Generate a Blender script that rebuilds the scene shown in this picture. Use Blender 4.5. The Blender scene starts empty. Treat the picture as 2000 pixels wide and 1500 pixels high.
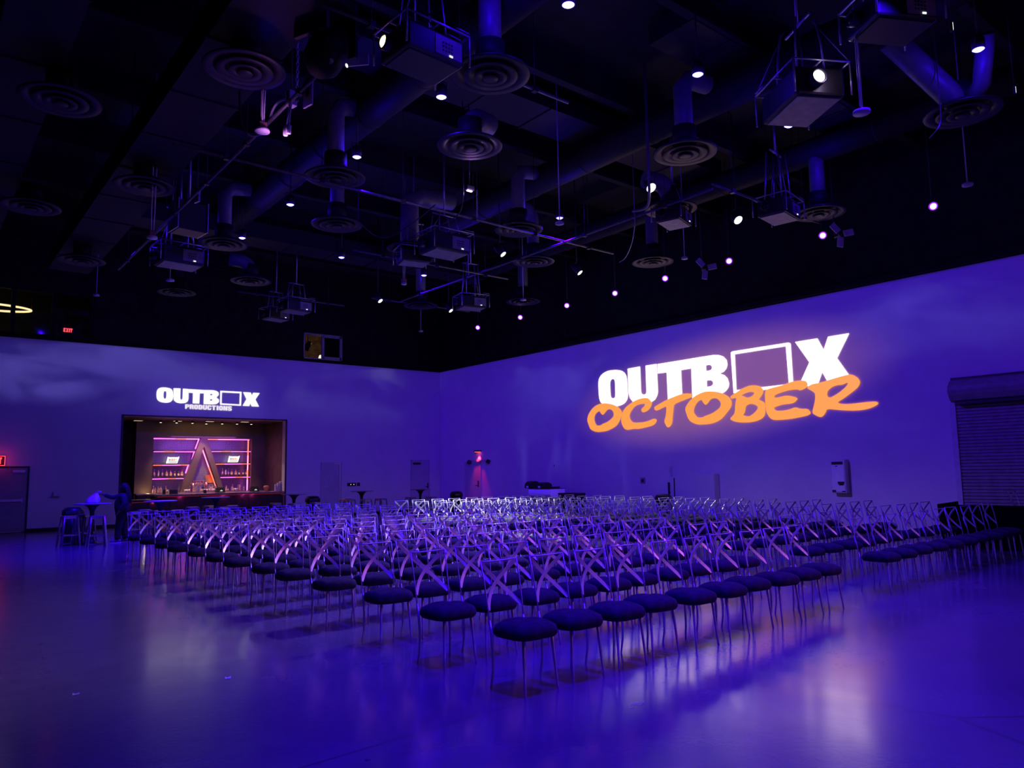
import bpy, bmesh, math, random
import numpy as np
from mathutils import Vector, Matrix, Euler
PI = math.pi
random.seed(7)
SC = bpy.context.scene
C = SC.collection

# ------------------------------------------------------------------ camera
YAW, PITCH, ROLL, FPX, EYE = 0.678102, 0.115699, -0.016094, 1473.91, 1.7
def cam_axes():
    cy, sy = math.cos(YAW), math.sin(YAW)
    fw = np.array([sy*math.cos(PITCH), cy*math.cos(PITCH), math.sin(PITCH)])
    r = np.array([cy, -sy, 0.0]); u = np.cross(r, fw)
    return math.cos(ROLL)*r+math.sin(ROLL)*u, -math.sin(ROLL)*r+math.cos(ROLL)*u, fw
CR, CU, CF = cam_axes()
def at(px, py, x=None, y=None, z=None):
    """the point of the room seen at a pixel, on the plane x=, y= or z="""
    d = CF*FPX + CR*(px-1000) - CU*(py-750)
    if x is not None: t = x/d[0]
    elif y is not None: t = y/d[1]
    else: t = (z-EYE)/d[2]
    return Vector((d[0]*t, d[1]*t, EYE+d[2]*t))
cam = bpy.data.cameras.new('camera'); camo = bpy.data.objects.new('camera', cam); C.objects.link(camo)
cam.sensor_width = 36; cam.lens = 36*FPX/2000; cam.clip_start = .05; cam.clip_end = 200
M = Matrix.Identity(4)
for i in range(3):
    M[i][0], M[i][1], M[i][2] = CR[i], CU[i], -CF[i]
M[2][3] = EYE
camo.matrix_world = M
SC.camera = camo

# ------------------------------------------------------------------ exposure, world
SC.view_settings.view_transform = 'Standard'; SC.view_settings.look = 'None'
SC.view_settings.exposure = 0.0; SC.view_settings.gamma = 1.0; SC.view_settings.use_curve_mapping = False
SC.cycles.max_bounces = 6; SC.cycles.diffuse_bounces = 3; SC.cycles.glossy_bounces = 3
SC.cycles.transmission_bounces = 4; SC.cycles.transparent_max_bounces = 6
SC.cycles.sample_clamp_indirect = 3.0; SC.cycles.use_denoising = True
SC.cycles.caustics_reflective = False; SC.cycles.caustics_refractive = False
W = bpy.data.worlds.new('world'); SC.world = W; W.use_nodes = True
W.node_tree.nodes['Background'].inputs[0].default_value = (.006, .002, .05, 1)
W.node_tree.nodes['Background'].inputs[1].default_value = .02

XW, YW, ZT, ZC = 19.255, 29.295, 6.36, 10.0      # right wall, far wall, top of the white walls, ceiling deck

# ------------------------------------------------------------------ lamps
def lamp(name, kind, loc, power, color, radius=.08, target=None, angle=60, blend=.6):
    L = bpy.data.lights.new(name, kind); L.energy = power; L.color = color
    L.shadow_soft_size = radius
    o = bpy.data.objects.new(name, L); C.objects.link(o); o.location = loc
    if kind == 'SPOT':
        L.spot_size = math.radians(angle); L.spot_blend = blend
    if target is not None:
        o.rotation_euler = (Vector(target)-Vector(loc)).to_track_quat('-Z', 'Y').to_euler()
    return o
class NX:
    """tiny node expression helper"""
    def __init__(s, nt): s.nt = nt
    def m(s, op, a, b=None, c=None):
        n = s.nt.nodes.new('ShaderNodeMath'); n.operation = op
        for i, v in enumerate((a, b, c)):
            if v is None: continue
            if isinstance(v, (int, float)): n.inputs[i].default_value = v
            else: s.nt.links.new(v, n.inputs[i])
        return n.outputs[0]
    def rng(s, v, a, b, lo=0., hi=1.):
        n = s.nt.nodes.new('ShaderNodeMapRange'); n.interpolation_type = 'SMOOTHSTEP'
        s.nt.links.new(v, n.inputs[0])
        for i, q in zip((1, 2, 3, 4), (a, b, lo, hi)): n.inputs[i].default_value = q
        return n.outputs[0]
    def xyz(s, x, y, z=0.):
        n = s.nt.nodes.new('ShaderNodeCombineXYZ')
        for i, v in enumerate((x, y, z)):
            if isinstance(v, (int, float)): n.inputs[i].default_value = v
            else: s.nt.links.new(v, n.inputs[i])
        return n.outputs[0]
    def noise(s, vec, scale, detail=3, rough=.55, dist=0.):
        n = s.nt.nodes.new('ShaderNodeTexNoise'); n.inputs['Scale'].default_value = scale
        n.inputs['Detail'].default_value = detail; n.inputs['Roughness'].default_value = rough
        n.inputs['Distortion'].default_value = dist
        s.nt.links.new(vec, n.inputs['Vector']); return n.outputs[0]
    def mix(s, f, a, b, op='MIX'):
        n = s.nt.nodes.new('ShaderNodeMix'); n.data_type = 'RGBA'; n.blend_type = op; n.clamp_factor = True
        for k, v in ((0, f), (6, a), (7, b)):
            if isinstance(v, (int, float)): n.inputs[k].default_value = v
            elif isinstance(v, tuple): n.inputs[k].default_value = (*v, 1)
            else: s.nt.links.new(v, n.inputs[k])
        return n.outputs[2]
def wall_projector(name, P, axis, build, plane=None):
    """a video projector: a lamp whose picture (irradiance as a function of wall position) falls on one wall"""
    o = lamp(name, 'POINT', P, 4*PI, (1, 1, 1), .05)
    L = o.data; L.use_nodes = True; nt = L.node_tree
    em = [n for n in nt.nodes if n.type == 'EMISSION'][0]
    g = nt.nodes.new('ShaderNodeNewGeometry'); sp = nt.nodes.new('ShaderNodeSeparateXYZ')
    nt.links.new(g.outputs['Normal'], sp.inputs[0])
    X = NX(nt); k = 0 if axis == 'x' else 1
    dist = (plane if plane is not None else XW if axis == 'x' else YW)-P[k]; sg = 1 if dist > 0 else -1
    dk = X.m('MULTIPLY', sp.outputs[k], float(sg)); dist = abs(dist)
    da = X.m('MAXIMUM', dk, 1e-4)
    t = X.m('DIVIDE', dist, da)
    u = X.m('MULTIPLY_ADD', t, sp.outputs[1-k], P[1-k])
    z = X.m('MULTIPLY_ADD', t, sp.outputs[2], P[2])
    col = build(X, u, z)
    s = X.m('DIVIDE', X.m('MULTIPLY', t, t), da)
    s = X.m('MULTIPLY', s, X.m('GREATER_THAN', dk, .05))
    s = X.m('MULTIPLY', s, X.rng(z, ZT-.06, ZT-.0, 1, 0)); s = X.m('MULTIPLY', s, X.rng(z, .0, .12))
    hi = (YW if axis == 'x' else XW)
    s = X.m('MULTIPLY', s, X.rng(u, hi-.03, hi-.0, 1, 0)); s = X.m('MULTIPLY', s, X.rng(u, -5.0, -4.0))
    nt.links.new(col, em.inputs['Color']); nt.links.new(s, em.inputs['Strength'])
    return o
def far_wall_picture(X, u, z):
    n = X.noise(X.xyz(X.m('MULTIPLY', u, .22), X.m('MULTIPLY', z, .55)), 1.0, 5, .58, .6)
    up = X.rng(z, 3.4, 6.0, .0, 1.0)
    f = X.m('MULTIPLY', X.rng(n, .44, .66), up)
    c = X.mix(f, X.mix(X.rng(u, 4., 14.), FW_DIM, FW_BASE), FW_CLOUD)
    n2 = X.noise(X.xyz(X.m('MULTIPLY', u, .55), X.m('MULTIPLY', z, .9), 7.), 1.0, 4, .6, .8)
    bu = X.m('DIVIDE', X.m('SUBTRACT', u, 3.3), 2.6); bz = X.m('DIVIDE', X.m('SUBTRACT', z, 5.2), 1.15)
    br = X.m('ADD', X.m('POWER', X.m('ABSOLUTE', bu), 2.), X.m('POWER', X.m('ABSOLUTE', bz), 2.))
    c = X.mix(X.m('MULTIPLY', X.rng(br, 1.1, .1), X.rng(n2, .36, .62)), c, FW_CLOUD)
    low = X.m('MULTIPLY', X.rng(z, 2.6, .3, 0, .55), X.rng(u, 9., 16., .15, 1.))
    c = X.mix(low, c, FW_LOW)
    logo = X.m('MULTIPLY', X.m('MULTIPLY', X.rng(u, 6.2, 7.6), X.rng(u, 11.6, 10.2)), X.m('MULTIPLY', X.rng(z, 3.5, 4.4), X.rng(z, 5.6, 4.9)))
    return X.mix(logo, c, (.15, .085, 1.05))
def right_wall_picture(X, u, z):
    n = X.noise(X.xyz(X.m('MULTIPLY', u, .25), X.m('MULTIPLY', z, .5), 3.3), 1.0, 5, .56, .5)
    up = X.rng(z, 3.2, 6.0, .25, 1.0)
    f = X.m('MULTIPLY', X.rng(n, .46, .74), up)
    c = X.mix(f, RW_BASE, RW_CLOUD)
    st = X.noise(X.xyz(X.m('MULTIPLY', u, 1.5), X.m('MULTIPLY', z, .22), 9.), 1.0, 2, .5, .3)
    sf = X.m('MULTIPLY', X.rng(st, .5, .72), X.m('MULTIPLY', X.rng(z, .6, 1.2), X.rng(z, 3.6, 2.2)))
    sf = X.m('MULTIPLY', sf, X.rng(u, 16., 19., 0, .55))
    c = X.mix(sf, c, RW_CLOUD)
    low = X.m('MULTIPLY', X.rng(z, 2.4, .4, 0, .8), X.rng(u, 15.5, 12.5))
    c = X.mix(low, c, RW_LOW)
    far = X.rng(u, 24.5, 29.5, 0, .55)
    c = X.mix(far, c, FW_BASE)
    near = X.rng(u, 10.5, 5.5, 0, .45)
    c = X.mix(near, c, FW_BASE)
    gr = X.noise(X.xyz(u, z, 1.), 9.0, 3, .7)
    # halo of stray light around the white and orange words
    dy = X.m('DIVIDE', X.m('SUBTRACT', u, 14.3), 5.6); dz = X.m('DIVIDE', X.m('SUBTRACT', X.m('MULTIPLY_ADD', u, .085, z), 5.35), 1.75)
    rr = X.m('SQRT', X.m('ADD', X.m('POWER', X.m('ABSOLUTE', dy), 2.), X.m('POWER', X.m('ABSOLUTE', dz), 2.)))
    h = X.m('MULTIPLY', X.rng(rr, 1.15, .45), X.rng(gr, .2, .8, .75, 1.))
    return X.mix(h, c, RW_HALO)
FW_DIM, FW_BASE, FW_CLOUD, FW_LOW = (.0, .0, .24), (.048, .004, .70), (.19, .155, .90), (.12, .06, .55)
RW_BASE, RW_CLOUD, RW_LOW, RW_HALO = (.085, .008, 1.06), (.21, .13, 1.5), (.23, .11, 1.15), (1.0, .36, .92)
wall_projector('far_wall_projection', (9.2, 15.2, 6.7), 'y', far_wall_picture)
wall_projector('right_wall_projection', (10.4, 12.6, 6.7), 'x', right_wall_picture)
def near_wall_picture(X, u, z):  # unseen picture behind the camera, added to tint the chair slats
    n = X.noise(X.xyz(X.m('MULTIPLY', u, .5), z, 5.), 1.0, 3)
    c = X.mix(X.rng(u, 9., 16.), (1.0, .28, .8), (1.3, .36, .4))
    c = X.mix(X.rng(n, .62, .35), c, (.35, .10, 1.2))
    m = X.m('MULTIPLY', X.m('MULTIPLY', X.rng(u, 6., 10.), X.rng(u, 19.2, 17.5)), X.m('MULTIPLY', X.rng(z, .4, 1.2), X.rng(z, 6.36, 6.1)))
    return X.mix(m, (.10, .02, .9), c)
wall_projector('near_wall_fill', (9.5, 4.5, 7.0), 'y', near_wall_picture, -7.0)

# blue down-lights of the ceiling grid (fittings in view are built further down), added fill, white and violet spots
BLUE_C = (.024, .0, 1.0)
BLUE = [tuple(at(px, py, z=8.0)) for px, py in ((862,190),(697,307),(567,400),(473,465),(667,503),(828,538),(1093,426),(1363,146),(1541,246),(1911,97),(1110,10))]
BLUE_OUT = [(3.8, 4.1, 8.0), (6.7, 3.9, 8.0), (9.6, 3.95, 8.0), (6.7, .8, 8.0), (9.6, .8, 8.0), (12.45, .8, 8.0)]
for i, p in enumerate(BLUE+BLUE_OUT):
    lamp('blue_downlight_and_fill', 'SPOT', (p[0], p[1], p[2]-.03), (4800 if p[1] > 8.5 else 1700) if i < len(BLUE) else (4300, 2300, 900, 350, 200, 100)[i-len(BLUE)], BLUE_C, .07, (p[0], p[1], 0), 58 if i == len(BLUE) else 88, 1.0)
    if i < len(BLUE): lamp('blue_spill_and_fill', 'POINT', (p[0], p[1], p[2]-.16), 34, BLUE_C, .05)
VIOLET = [tuple(at(px, py, z=7.2)) for px, py in ((1823,403),(1607,460),(1424,510),(1299,544),(1201,573),(1107,597),(1016,620),(933,640))]
WHITE = [tuple(at(px, py, z=z)) for px, py, z in ((1272,367,7.5),(1442,430,7.4),(833,507,7.1),(743,588,7.2),(881,607,7.2),(1133,533,7.1),(983,497,7.2))]
lamp('blue_downlight_and_fill', 'SPOT', (3.95, 20.6, 7.85), 5200, BLUE_C, .07, (3.95, 21.6, 0), 80, .9)  # unseen lamp added above a projector, no fitting, brightens the bag table
lamp('blue_downlight_and_fill', 'SPOT', (3.8, 10.2, 7.9), 250, BLUE_C, .07, (3.8, 10.2, 0), 76, .9)  # added blue beam, no downlight fitting here
for q in ((4.4, 20.4, 8.1), (15.4, 8.0, 8.3), (13.2, 18.0, 8.0), (5.9, 7.7, 8.3), (13.0, 4.0, 8.3)): lamp('blue_spill_and_fill', 'POINT', q, 30, BLUE_C, .05)  # added point lamps without fittings, turn the projector cages blue
for p in VIOLET:
    lamp('violet_spot_beam', 'SPOT', (p[0]-.02, p[1]-.02, p[2]-.1), 55, (.32, .06, 1), .06, (p[0]-5.5, p[1]-1.5, 0), 80, .9)
lamp('white_spot_beam', 'SPOT', (11.6, 9.7, 7.3), 3000, (.40, .24, 1), .05, (4.4, 10.2, 0), 46, .8)
lamp('white_spot_beam', 'SPOT', (14.9, 10.0, 7.2), 1300, (.40, .24, 1), .05, (6.0, 11.5, 0), 50, .9)
lamp('white_spot_beam', 'SPOT', (10.8, 17.0, 6.9), 13000, (.9, .88, 1), .05, (12.2, 16.2, 0), 42, .9)
lamp('white_spot_beam', 'SPOT', (15.2, 15.5, 7.0), 1800, (.9, .88, 1), .05, (15.2, 12.6, 0), 48, .9)
lamp('slat_tint_light', 'SPOT', (11.5, -.8, 7.3), 420, (1, .18, .80), .25, (5.5, 6.5, .6), 58, .9)  # unseen spot added to put pink on the chair slats
lamp('slat_tint_light', 'SPOT', (15.5, -.6, 7.3), 360, (1, .22, .60), .25, (9.0, 7.0, .6), 52, .9)  # second added spot for the slats, no projector stands here
lamp('slat_tint_light', 'SPOT', (10.4, 5.15, 7.35), 40, (.7, .28, 1), .15, (5.0, 11.0, .6), 56, .9)
lamp('pink_cord_fill', 'POINT', (4.25, 10.7, 6.65), 12, (.75, .25, 1), .1)  # added lamp without a fitting, colours the hanging cords pink
lamp('violet_room_fill', 'POINT', (9.0, 11.0, 7.3), 4, (.35, .08, 1), .8)

# ------------------------------------------------------------------ materials
MATS = {}
def mat(name, color, rough=.5, metal=0., spec=.5, var=0., vscale=6., emit=None, estr=0., trans=0., bump=0., bscale=40., coat=0., sheen=0.):
    if name in MATS: return MATS[name]
    m = bpy.data.materials.new(name); m.use_nodes = True; nt = m.node_tree
    b = nt.nodes['Principled BSDF']
    b.inputs['Base Color'].default_value = (*color, 1); b.inputs['Roughness'].default_value = rough
    b.inputs['Metallic'].default_value = metal; b.inputs['Specular IOR Level'].default_value = spec
    if coat: b.inputs['Coat Weight'].default_value = coat; b.inputs['Coat Roughness'].default_value = .1
    if sheen: b.inputs['Sheen Weight'].default_value = sheen
    if trans: b.inputs['Transmission Weight'].default_value = trans
    if emit:
        b.inputs['Emission Color'].default_value = (*emit, 1); b.inputs['Emission Strength'].default_value = estr
    X = NX(nt)
    if var or bump:
        tc = nt.nodes.new('ShaderNodeTexCoord')
        if var:
            n = X.noise(tc.outputs['Object'], vscale, 4)
            f = X.rng(n, .3, .7)
            c = X.mix(f, tuple(max(0, v*(1-var)) for v in color), tuple(min(1, v*(1+var)) for v in color))
            nt.links.new(c, b.inputs['Base Color'])
        if bump:
            n2 = X.noise(tc.outputs['Object'], bscale, 3)
            bp = nt.nodes.new('ShaderNodeBump'); bp.inputs['Strength'].default_value = bump; bp.inputs['Distance'].default_value = .02
            nt.links.new(n2, bp.inputs['Height']); nt.links.new(bp.outputs[0], b.inputs['Normal'])
    MATS[name] = m; return m
def glow(name, color, strength): return mat(name, (.02, .02, .02), .5, emit=color, estr=strength)

# polished concrete floor
def floor_mat():
    m = bpy.data.materials.new('polished_concrete'); m.use_nodes = True; nt = m.node_tree; b = nt.nodes['Principled BSDF']
    X = NX(nt); tc = nt.nodes.new('ShaderNodeTexCoord'); v = tc.outputs['Object']
    big = X.noise(v, .35, 4, .6); mid = X.noise(v, 2.2, 5, .62); fine = X.noise(v, 22, 3, .6)
    c = X.mix(X.rng(big, .3, .7), (.125, .122, .127), (.17, .166, .17))
    c = X.mix(X.m('MULTIPLY', X.rng(mid, .4, .75), .45), c, (.12, .115, .12))
    vo = nt.nodes.new('ShaderNodeTexVoronoi'); vo.feature = 'DISTANCE_TO_EDGE'; vo.inputs['Scale'].default_value = .16
    nt.links.new(v, vo.inputs['Vector'])
    crack = X.rng(vo.outputs[0], .0005, .0025, .55, 0)
    c = X.mix(crack, c, (.03, .03, .032))
    chips = X.rng(X.noise(v, 9.0, 2, .5), .74, .78, 0, .8)
    c = X.mix(chips, c, (.05, .05, .055))
    nt.links.new(c, b.inputs['Base Color'])
    r = X.m('MULTIPLY_ADD', X.rng(mid, .3, .75), .05, .20)
    r = X.m('ADD', r, X.m('MULTIPLY', X.rng(big, .35, .65), .05))
    nt.links.new(r, b.inputs['Roughness'])
    b.inputs['Specular IOR Level'].default_value = 1.0; b.inputs['Coat Weight'].default_value = .45; b.inputs['Coat Roughness'].default_value = .13
    bp = nt.nodes.new('ShaderNodeBump'); bp.inputs['Strength'].default_value = .06; bp.inputs['Distance'].default_value = .01
    nt.links.new(X.m('ADD', fine, X.m('MULTIPLY', mid, 2.)), bp.inputs['Height']); nt.links.new(bp.outputs[0], b.inputs['Normal'])
    return m
M_FLOOR = floor_mat()
M_WALL = mat('white_wall_paint', (.70, .70, .70), .62, spec=.25, var=.03, vscale=1.5)
M_BLACKWALL = mat('black_wall_paint', (.016, .016, .018), .8, spec=.2, var=.3, vscale=3)
M_DECK = mat('black_deck_paint', (.014, .014, .016), .75, spec=.2, var=.3, vscale=3)
M_DUCT = mat('black_duct_paint', (.013, .012, .014), .6, spec=.25, var=.2, vscale=2)
M_DIFF = mat('diffuser_paint', (.017, .015, .022), .5, spec=.4, var=.15)
M_NECK = mat('duct_neck_metal', (.13, .13, .14), .45, spec=.5, var=.15)
M_BLK = mat('black_plastic', (.012, .012, .014), .45, var=.2)
M_BLKM = mat('black_metal', (.03, .03, .032), .4, metal=.4, var=.2)
M_PIPE = mat('dark_pipe_steel', (.14, .14, .15), .45, metal=.3, var=.3, vscale=10)
M_HEAD = mat('matt_black_shell', (.006, .006, .007), .7, spec=.15)
M_STEEL = mat('galvanised_steel', (.45, .45, .47), .38, metal=.7, var=.2, vscale=12)
M_CHROME = mat('satin_chrome', (.66, .66, .68), .40, metal=.45, var=.1, vscale=8)
M_SLAT = mat('satin_steel_slat', (.85, .85, .87), .42, metal=.85, var=.08, vscale=8)
M_STOOL = mat('brushed_stool_steel', (.50, .50, .52), .32, metal=.85, var=.15, vscale=8)
M_SEAT = mat('dark_velvet', (.034, .033, .042), .95, spec=.1, var=.25, vscale=14, bump=.25, bscale=60, sheen=.03)
M_FRAMEP = mat('lavender_grey_paint', (.58, .58, .60), .5, var=.1)
M_PLATE = mat('grey_metal_panel', (.26, .25, .26), .5, var=.15)
M_WOOD = mat('dark_brown_panel', (.060, .038, .026), .5, var=.35, vscale=4)
M_BROWN = mat('bronze_brown_panel', (.105, .066, .042), .55, var=.2, vscale=2)
M_GLASSD = mat('dark_glass', (.006, .006, .010), .08, spec=.6)
M_DOOR = mat('white_door_paint', (.50, .50, .51), .5, var=.05, vscale=2)
M_DOORG = mat('dark_door_paint', (.30, .30, .31), .5, var=.08)
M_DOORD = mat('grey_door_paint', (.50, .50, .52), .5, var=.08, vscale=2)
M_WHITE = mat('white_plastic', (.75, .75, .76), .4, var=.05)
M_PAPER = mat('white_paper', (.85, .85, .85), .7, var=.05)

# ------------------------------------------------------------------ mesh helpers
class MB:
    def __init__(s): s.bm = bmesh.new()
    def box(s, c, d, rz=0, M=None, bevel=0):
        r = bmesh.ops.create_cube(s.bm, size=1)['verts']
        T = Matrix.Translation(Vector(c)) @ Matrix.Rotation(rz, 4, 'Z') @ Matrix.Diagonal((*d, 1))
        bmesh.ops.transform(s.bm, matrix=(M @ T) if M else T, verts=r)
        if bevel:
            es = list({e for v in r for e in v.link_edges})
            bmesh.ops.bevel(s.bm, geom=es, offset=bevel, segments=2, affect='EDGES', profile=.5)
        return s
    def rect(s, p0, p1, **k):
        p0, p1 = Vector(p0), Vector(p1)
        d = p1-p0
        return s.box((p0+p1)/2, (abs(d.x), abs(d.y), abs(d.z)), **k)
    def tube(s, pts, r, n=8, cap=True, flat=None):
        """sweep; r a number or list; flat=(normal vector, width, thick) for a strap"""
        pts = [Vector(p) for p in pts]; rings = []
        up = None
        for i, p in enumerate(pts):
            t = (pts[min(i+1, len(pts)-1)]-pts[max(i-1, 0)]).normalized()
            if flat: a = Vector(flat[0]); a = (a-t*a.dot(t)).normalized(); b = t.cross(a)
            else:
                if up is None: up = Vector((0, 0, 1)) if abs(t.z) < .9 else Vector((1, 0, 0))
                a = (up-t*up.dot(t)).normalized(); up = a; b = t.cross(a)
            rr = r[i] if isinstance(r, (list, tuple)) else r
            if flat:
                w, h = flat[1]/2, flat[2]/2
                ring = [s.bm.verts.new(p+a*x+b*y) for x, y in ((-h, -w), (h, -w), (h, w), (-h, w))]
            else:
                ring = [s.bm.verts.new(p+a*rr*math.cos(2*PI*k/n)+b*rr*math.sin(2*PI*k/n)) for k in range(n)]
            rings.append(ring)
        m = len(rings[0])
        for A, B in zip(rings, rings[1:]):
            for k in range(m):
                f = s.bm.faces.new((A[k], A[(k+1) % m], B[(k+1) % m], B[k])); f.smooth = not flat
        if cap:
            s.bm.faces.new(rings[0][::-1]); s.bm.faces.new(rings[-1])
        return s
    def lathe(s, prof, n=24, c=(0, 0, 0), M=None, close=False):
        c = Vector(c); rings = []
        for r, z in prof:
            rings.append([s.bm.verts.new((M @ Vector((r*math.cos(2*PI*k/n), r*math.sin(2*PI*k/n), z)) if M else Vector((r*math.cos(2*PI*k/n), r*math.sin(2*PI*k/n), z)))+c) for k in range(n)] if r > 1e-6 else
                         [s.bm.verts.new((M @ Vector((0, 0, z)) if M else Vector((0, 0, z)))+c)])
        for A, B in zip(rings, rings[1:]):
            for k in range(n):
                a, b2, b, a2 = A[k % len(A)], A[(k+1) % len(A)], B[k % len(B)], B[(k+1) % len(B)]
                vs = []
                for v in (a, b2, a2, b):
                    if v not in vs: vs.append(v)
                if len(vs) > 2:
                    f = s.bm.faces.new(vs); f.smooth = True
        return s
    def cyl(s, p0, p1, r, r1=None, n=14):
        return s.tube([p0, p1], [r, r if r1 is None else r1], n)
    def prism(s, pts, thick, M=None):
        """flat polygon (x,y) extruded by thick along z, then transformed"""
        vs = [s.bm.verts.new((M @ Vector((x, y, 0))) if M else Vector((x, y, 0))) for x, y in pts]
        f = s.bm.faces.new(vs)
        r = bmesh.ops.extrude_face_region(s.bm, geom=[f])
        d = (M.to_3x3() @ Vector((0, 0, thick))) if M else Vector((0, 0, thick))
        bmesh.ops.translate(s.bm, vec=d, verts=[g for g in r['geom'] if isinstance(g, bmesh.types.BMVert)])
        return s
    def mesh(s, name, normals=True):
        if normals: bmesh.ops.recalc_face_normals(s.bm, faces=s.bm.faces)
        me = bpy.data.meshes.new(name); s.bm.to_mesh(me); s.bm.free(); return me
    def obj(s, name, material, parent=None, sharp=None):
        me = s.mesh(name); me.materials.append(material)
        o = bpy.data.objects.new(name, me); C.objects.link(o)
        if parent is not None: o.parent = parent
        return o
def B(): return MB()
def thing(name, label, cat, loc=(0, 0, 0), rz=0., group=None):
    o = bpy.data.objects.new(name, None); C.objects.link(o); o.location = loc; o.rotation_euler = (0, 0, rz)
    o.empty_display_size = .1
    return tag(o, label, cat, group)
def tag(o, label, cat, group=None, kind=None):
    o['label'] = label; o['category'] = cat
    if group: o['group'] = group
    if kind: o['kind'] = kind
    return o
def struct(o): o['kind'] = 'structure'; return o
def dup(root, loc, rz=0., label=None, group=None, first=False):
    if first:
        r = root
    else:
        r = root.copy(); C.objects.link(r)
        for ch in root.children:
            c = ch.copy(); C.objects.link(c); c.parent = r
            for g in ch.children:
                d = g.copy(); C.objects.link(d); d.parent = c
    r.location = loc; r.rotation_euler = (0, 0, rz)
    if label: r['label'] = label
    if group: r['group'] = group
    return r
ORD = ['', 'first', 'second', 'third', 'fourth', 'fifth', 'sixth', 'seventh', 'eighth', 'ninth', 'tenth', 'eleventh', 'twelfth', 'thirteenth']
NUM = ['', 'one', 'two', 'three', 'four', 'five', 'six', 'seven', 'eight', 'nine', 'ten', 'eleven', 'twelve', 'thirteen']
def curve_fill(name, loops, mapf, material, parent=None, off=None):
    """flat lettering: closed outlines (holes included) mapped on to a wall, filled even-odd"""
    cu = bpy.data.curves.new(name, 'CURVE'); cu.dimensions = '2D'; cu.fill_mode = 'BOTH'
    for lp in loops:
        sp = cu.splines.new('POLY'); sp.points.add(len(lp)-1)
        for q, (x, y) in zip(sp.points, lp): q.co = (x, y, 0, 1)
        sp.use_cyclic_u = True
    t = bpy.data.objects.new('tmp', cu); C.objects.link(t)
    bpy.context.view_layer.update()
    me = bpy.data.meshes.new_from_object(t.evaluated_get(bpy.context.evaluated_depsgraph_get()))
    bpy.data.objects.remove(t); bpy.data.curves.remove(cu)
    for v in me.vertices: v.co = mapf(v.co.x, v.co.y)
    me.name = name; me.materials.clear(); me.materials.append(material)
    o = bpy.data.objects.new(name, me); C.objects.link(o)
    if parent is not None: o.parent = parent
    return o

# ------------------------------------------------------------------ room shell
X0, Y0 = -5.0, -7.0
BX0, BX1, BZ1 = 5.98, 11.89, 3.87                # bar opening in the far wall
struct(B().rect((X0, Y0, -.1), (XW+.3, YW+4.0, 0)).obj('floor', M_FLOOR))
cl = struct(B().rect((X0, Y0, ZC), (XW+.3, YW+4.0, ZC+.1)).obj('ceiling', M_DECK))
for i in range(10):                               # steel joists of the roof deck
    y = 1.5+i*3.0
    b = B(); b.rect((X0, y-.09, ZC-.06), (XW, y+.09, ZC)); b.rect((X0, y-.02, ZC-.5), (XW, y+.02, ZC-.06)); b.rect((X0, y-.09, ZC-.56), (XW, y+.09, ZC-.5))
    b.obj('joist', M_DECK, cl)
w = B()
w.rect((X0, YW, 0), (BX0, YW+.3, ZT)); w.rect((BX1, YW, 0), (XW+.3, YW+.3, ZT)); w.rect((BX0, YW, BZ1), (BX1, YW+.3, ZT))
w.rect((15.63, YW-.004, 0), (15.65, YW, ZT))
struct(w.obj('wall_far', M_WALL))
struct(B().rect((XW, Y0, 0), (XW+.3, YW, ZT)).obj('wall_right', M_WALL))
a, b2 = at(20, 582, y=YW+.06), at(182, 664, y=YW+.06)
c1, c2 = at(593, 649, y=YW+.06), at(668, 706, y=YW+.06)
WB = (-4.0, b2.x, 6.50, 8.05); WC = (c1.x, c2.x, c2.z, c1.z)
w = B(); y0, y1 = YW+.06, YW+.3
w.rect((X0, y0, ZT), (WB[0], y1, ZC)); w.rect((WB[0], y0, ZT), (WB[1], y1, WB[2])); w.rect((WB[0], y0, WB[3]), (WB[1], y1, ZC))
w.rect((WB[1], y0, ZT), (WC[0], y1, ZC)); w.rect((WC[0], y0, ZT), (WC[1], y1, WC[2])); w.rect((WC[0], y0, WC[3]), (WC[1], y1, ZC)); w.rect((WC[1], y0, ZT), (XW+.3, y1, ZC))
struct(w.obj('wall_far_upper', M_BLACKWALL))
struct(B().rect((XW+.05, Y0, ZT), (XW+.3, YW, ZC)).obj('wall_right_upper', M_BLACKWALL))
struct(B().rect((X0-.3, Y0, 0), (X0, YW+.3, ZC)).obj('wall_left', M_BLACKWALL))
struct(B().rect((X0, Y0-.3, 0), (XW+.3, Y0, ZT)).obj('wall_near', M_WALL)); struct(B().rect((X0, Y0-.3, ZT), (XW+.3, Y0, ZC)).obj('wall_near_upper', M_BLACKWALL))
b = B(); b.rect((X0, YW-.02, ZT-.01), (XW, YW+.06, ZT+.05)); struct(b.obj('trim_1', M_BLACKWALL))
b = B(); b.rect((XW-.02, Y0, ZT-.01), (XW+.05, 29.2, ZT+.05)); b.rect((XW-.14, Y0, ZT+.02), (XW-.02, 22.1, ZT+.16)); struct(b.obj('trim_2', M_BLACKWALL))
for n_, xa, xb in (('baseboard_far', X0, BX0), ('baseboard_far_right', BX1, XW)):
    struct(B().rect((xa, YW-.015, 0), (xb, YW, .11)).obj(n_, M_BLK))
struct(B().rect((XW-.015, 8.6, 0), (XW, YW, .11)).obj('baseboard_right', M_BLK))
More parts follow.
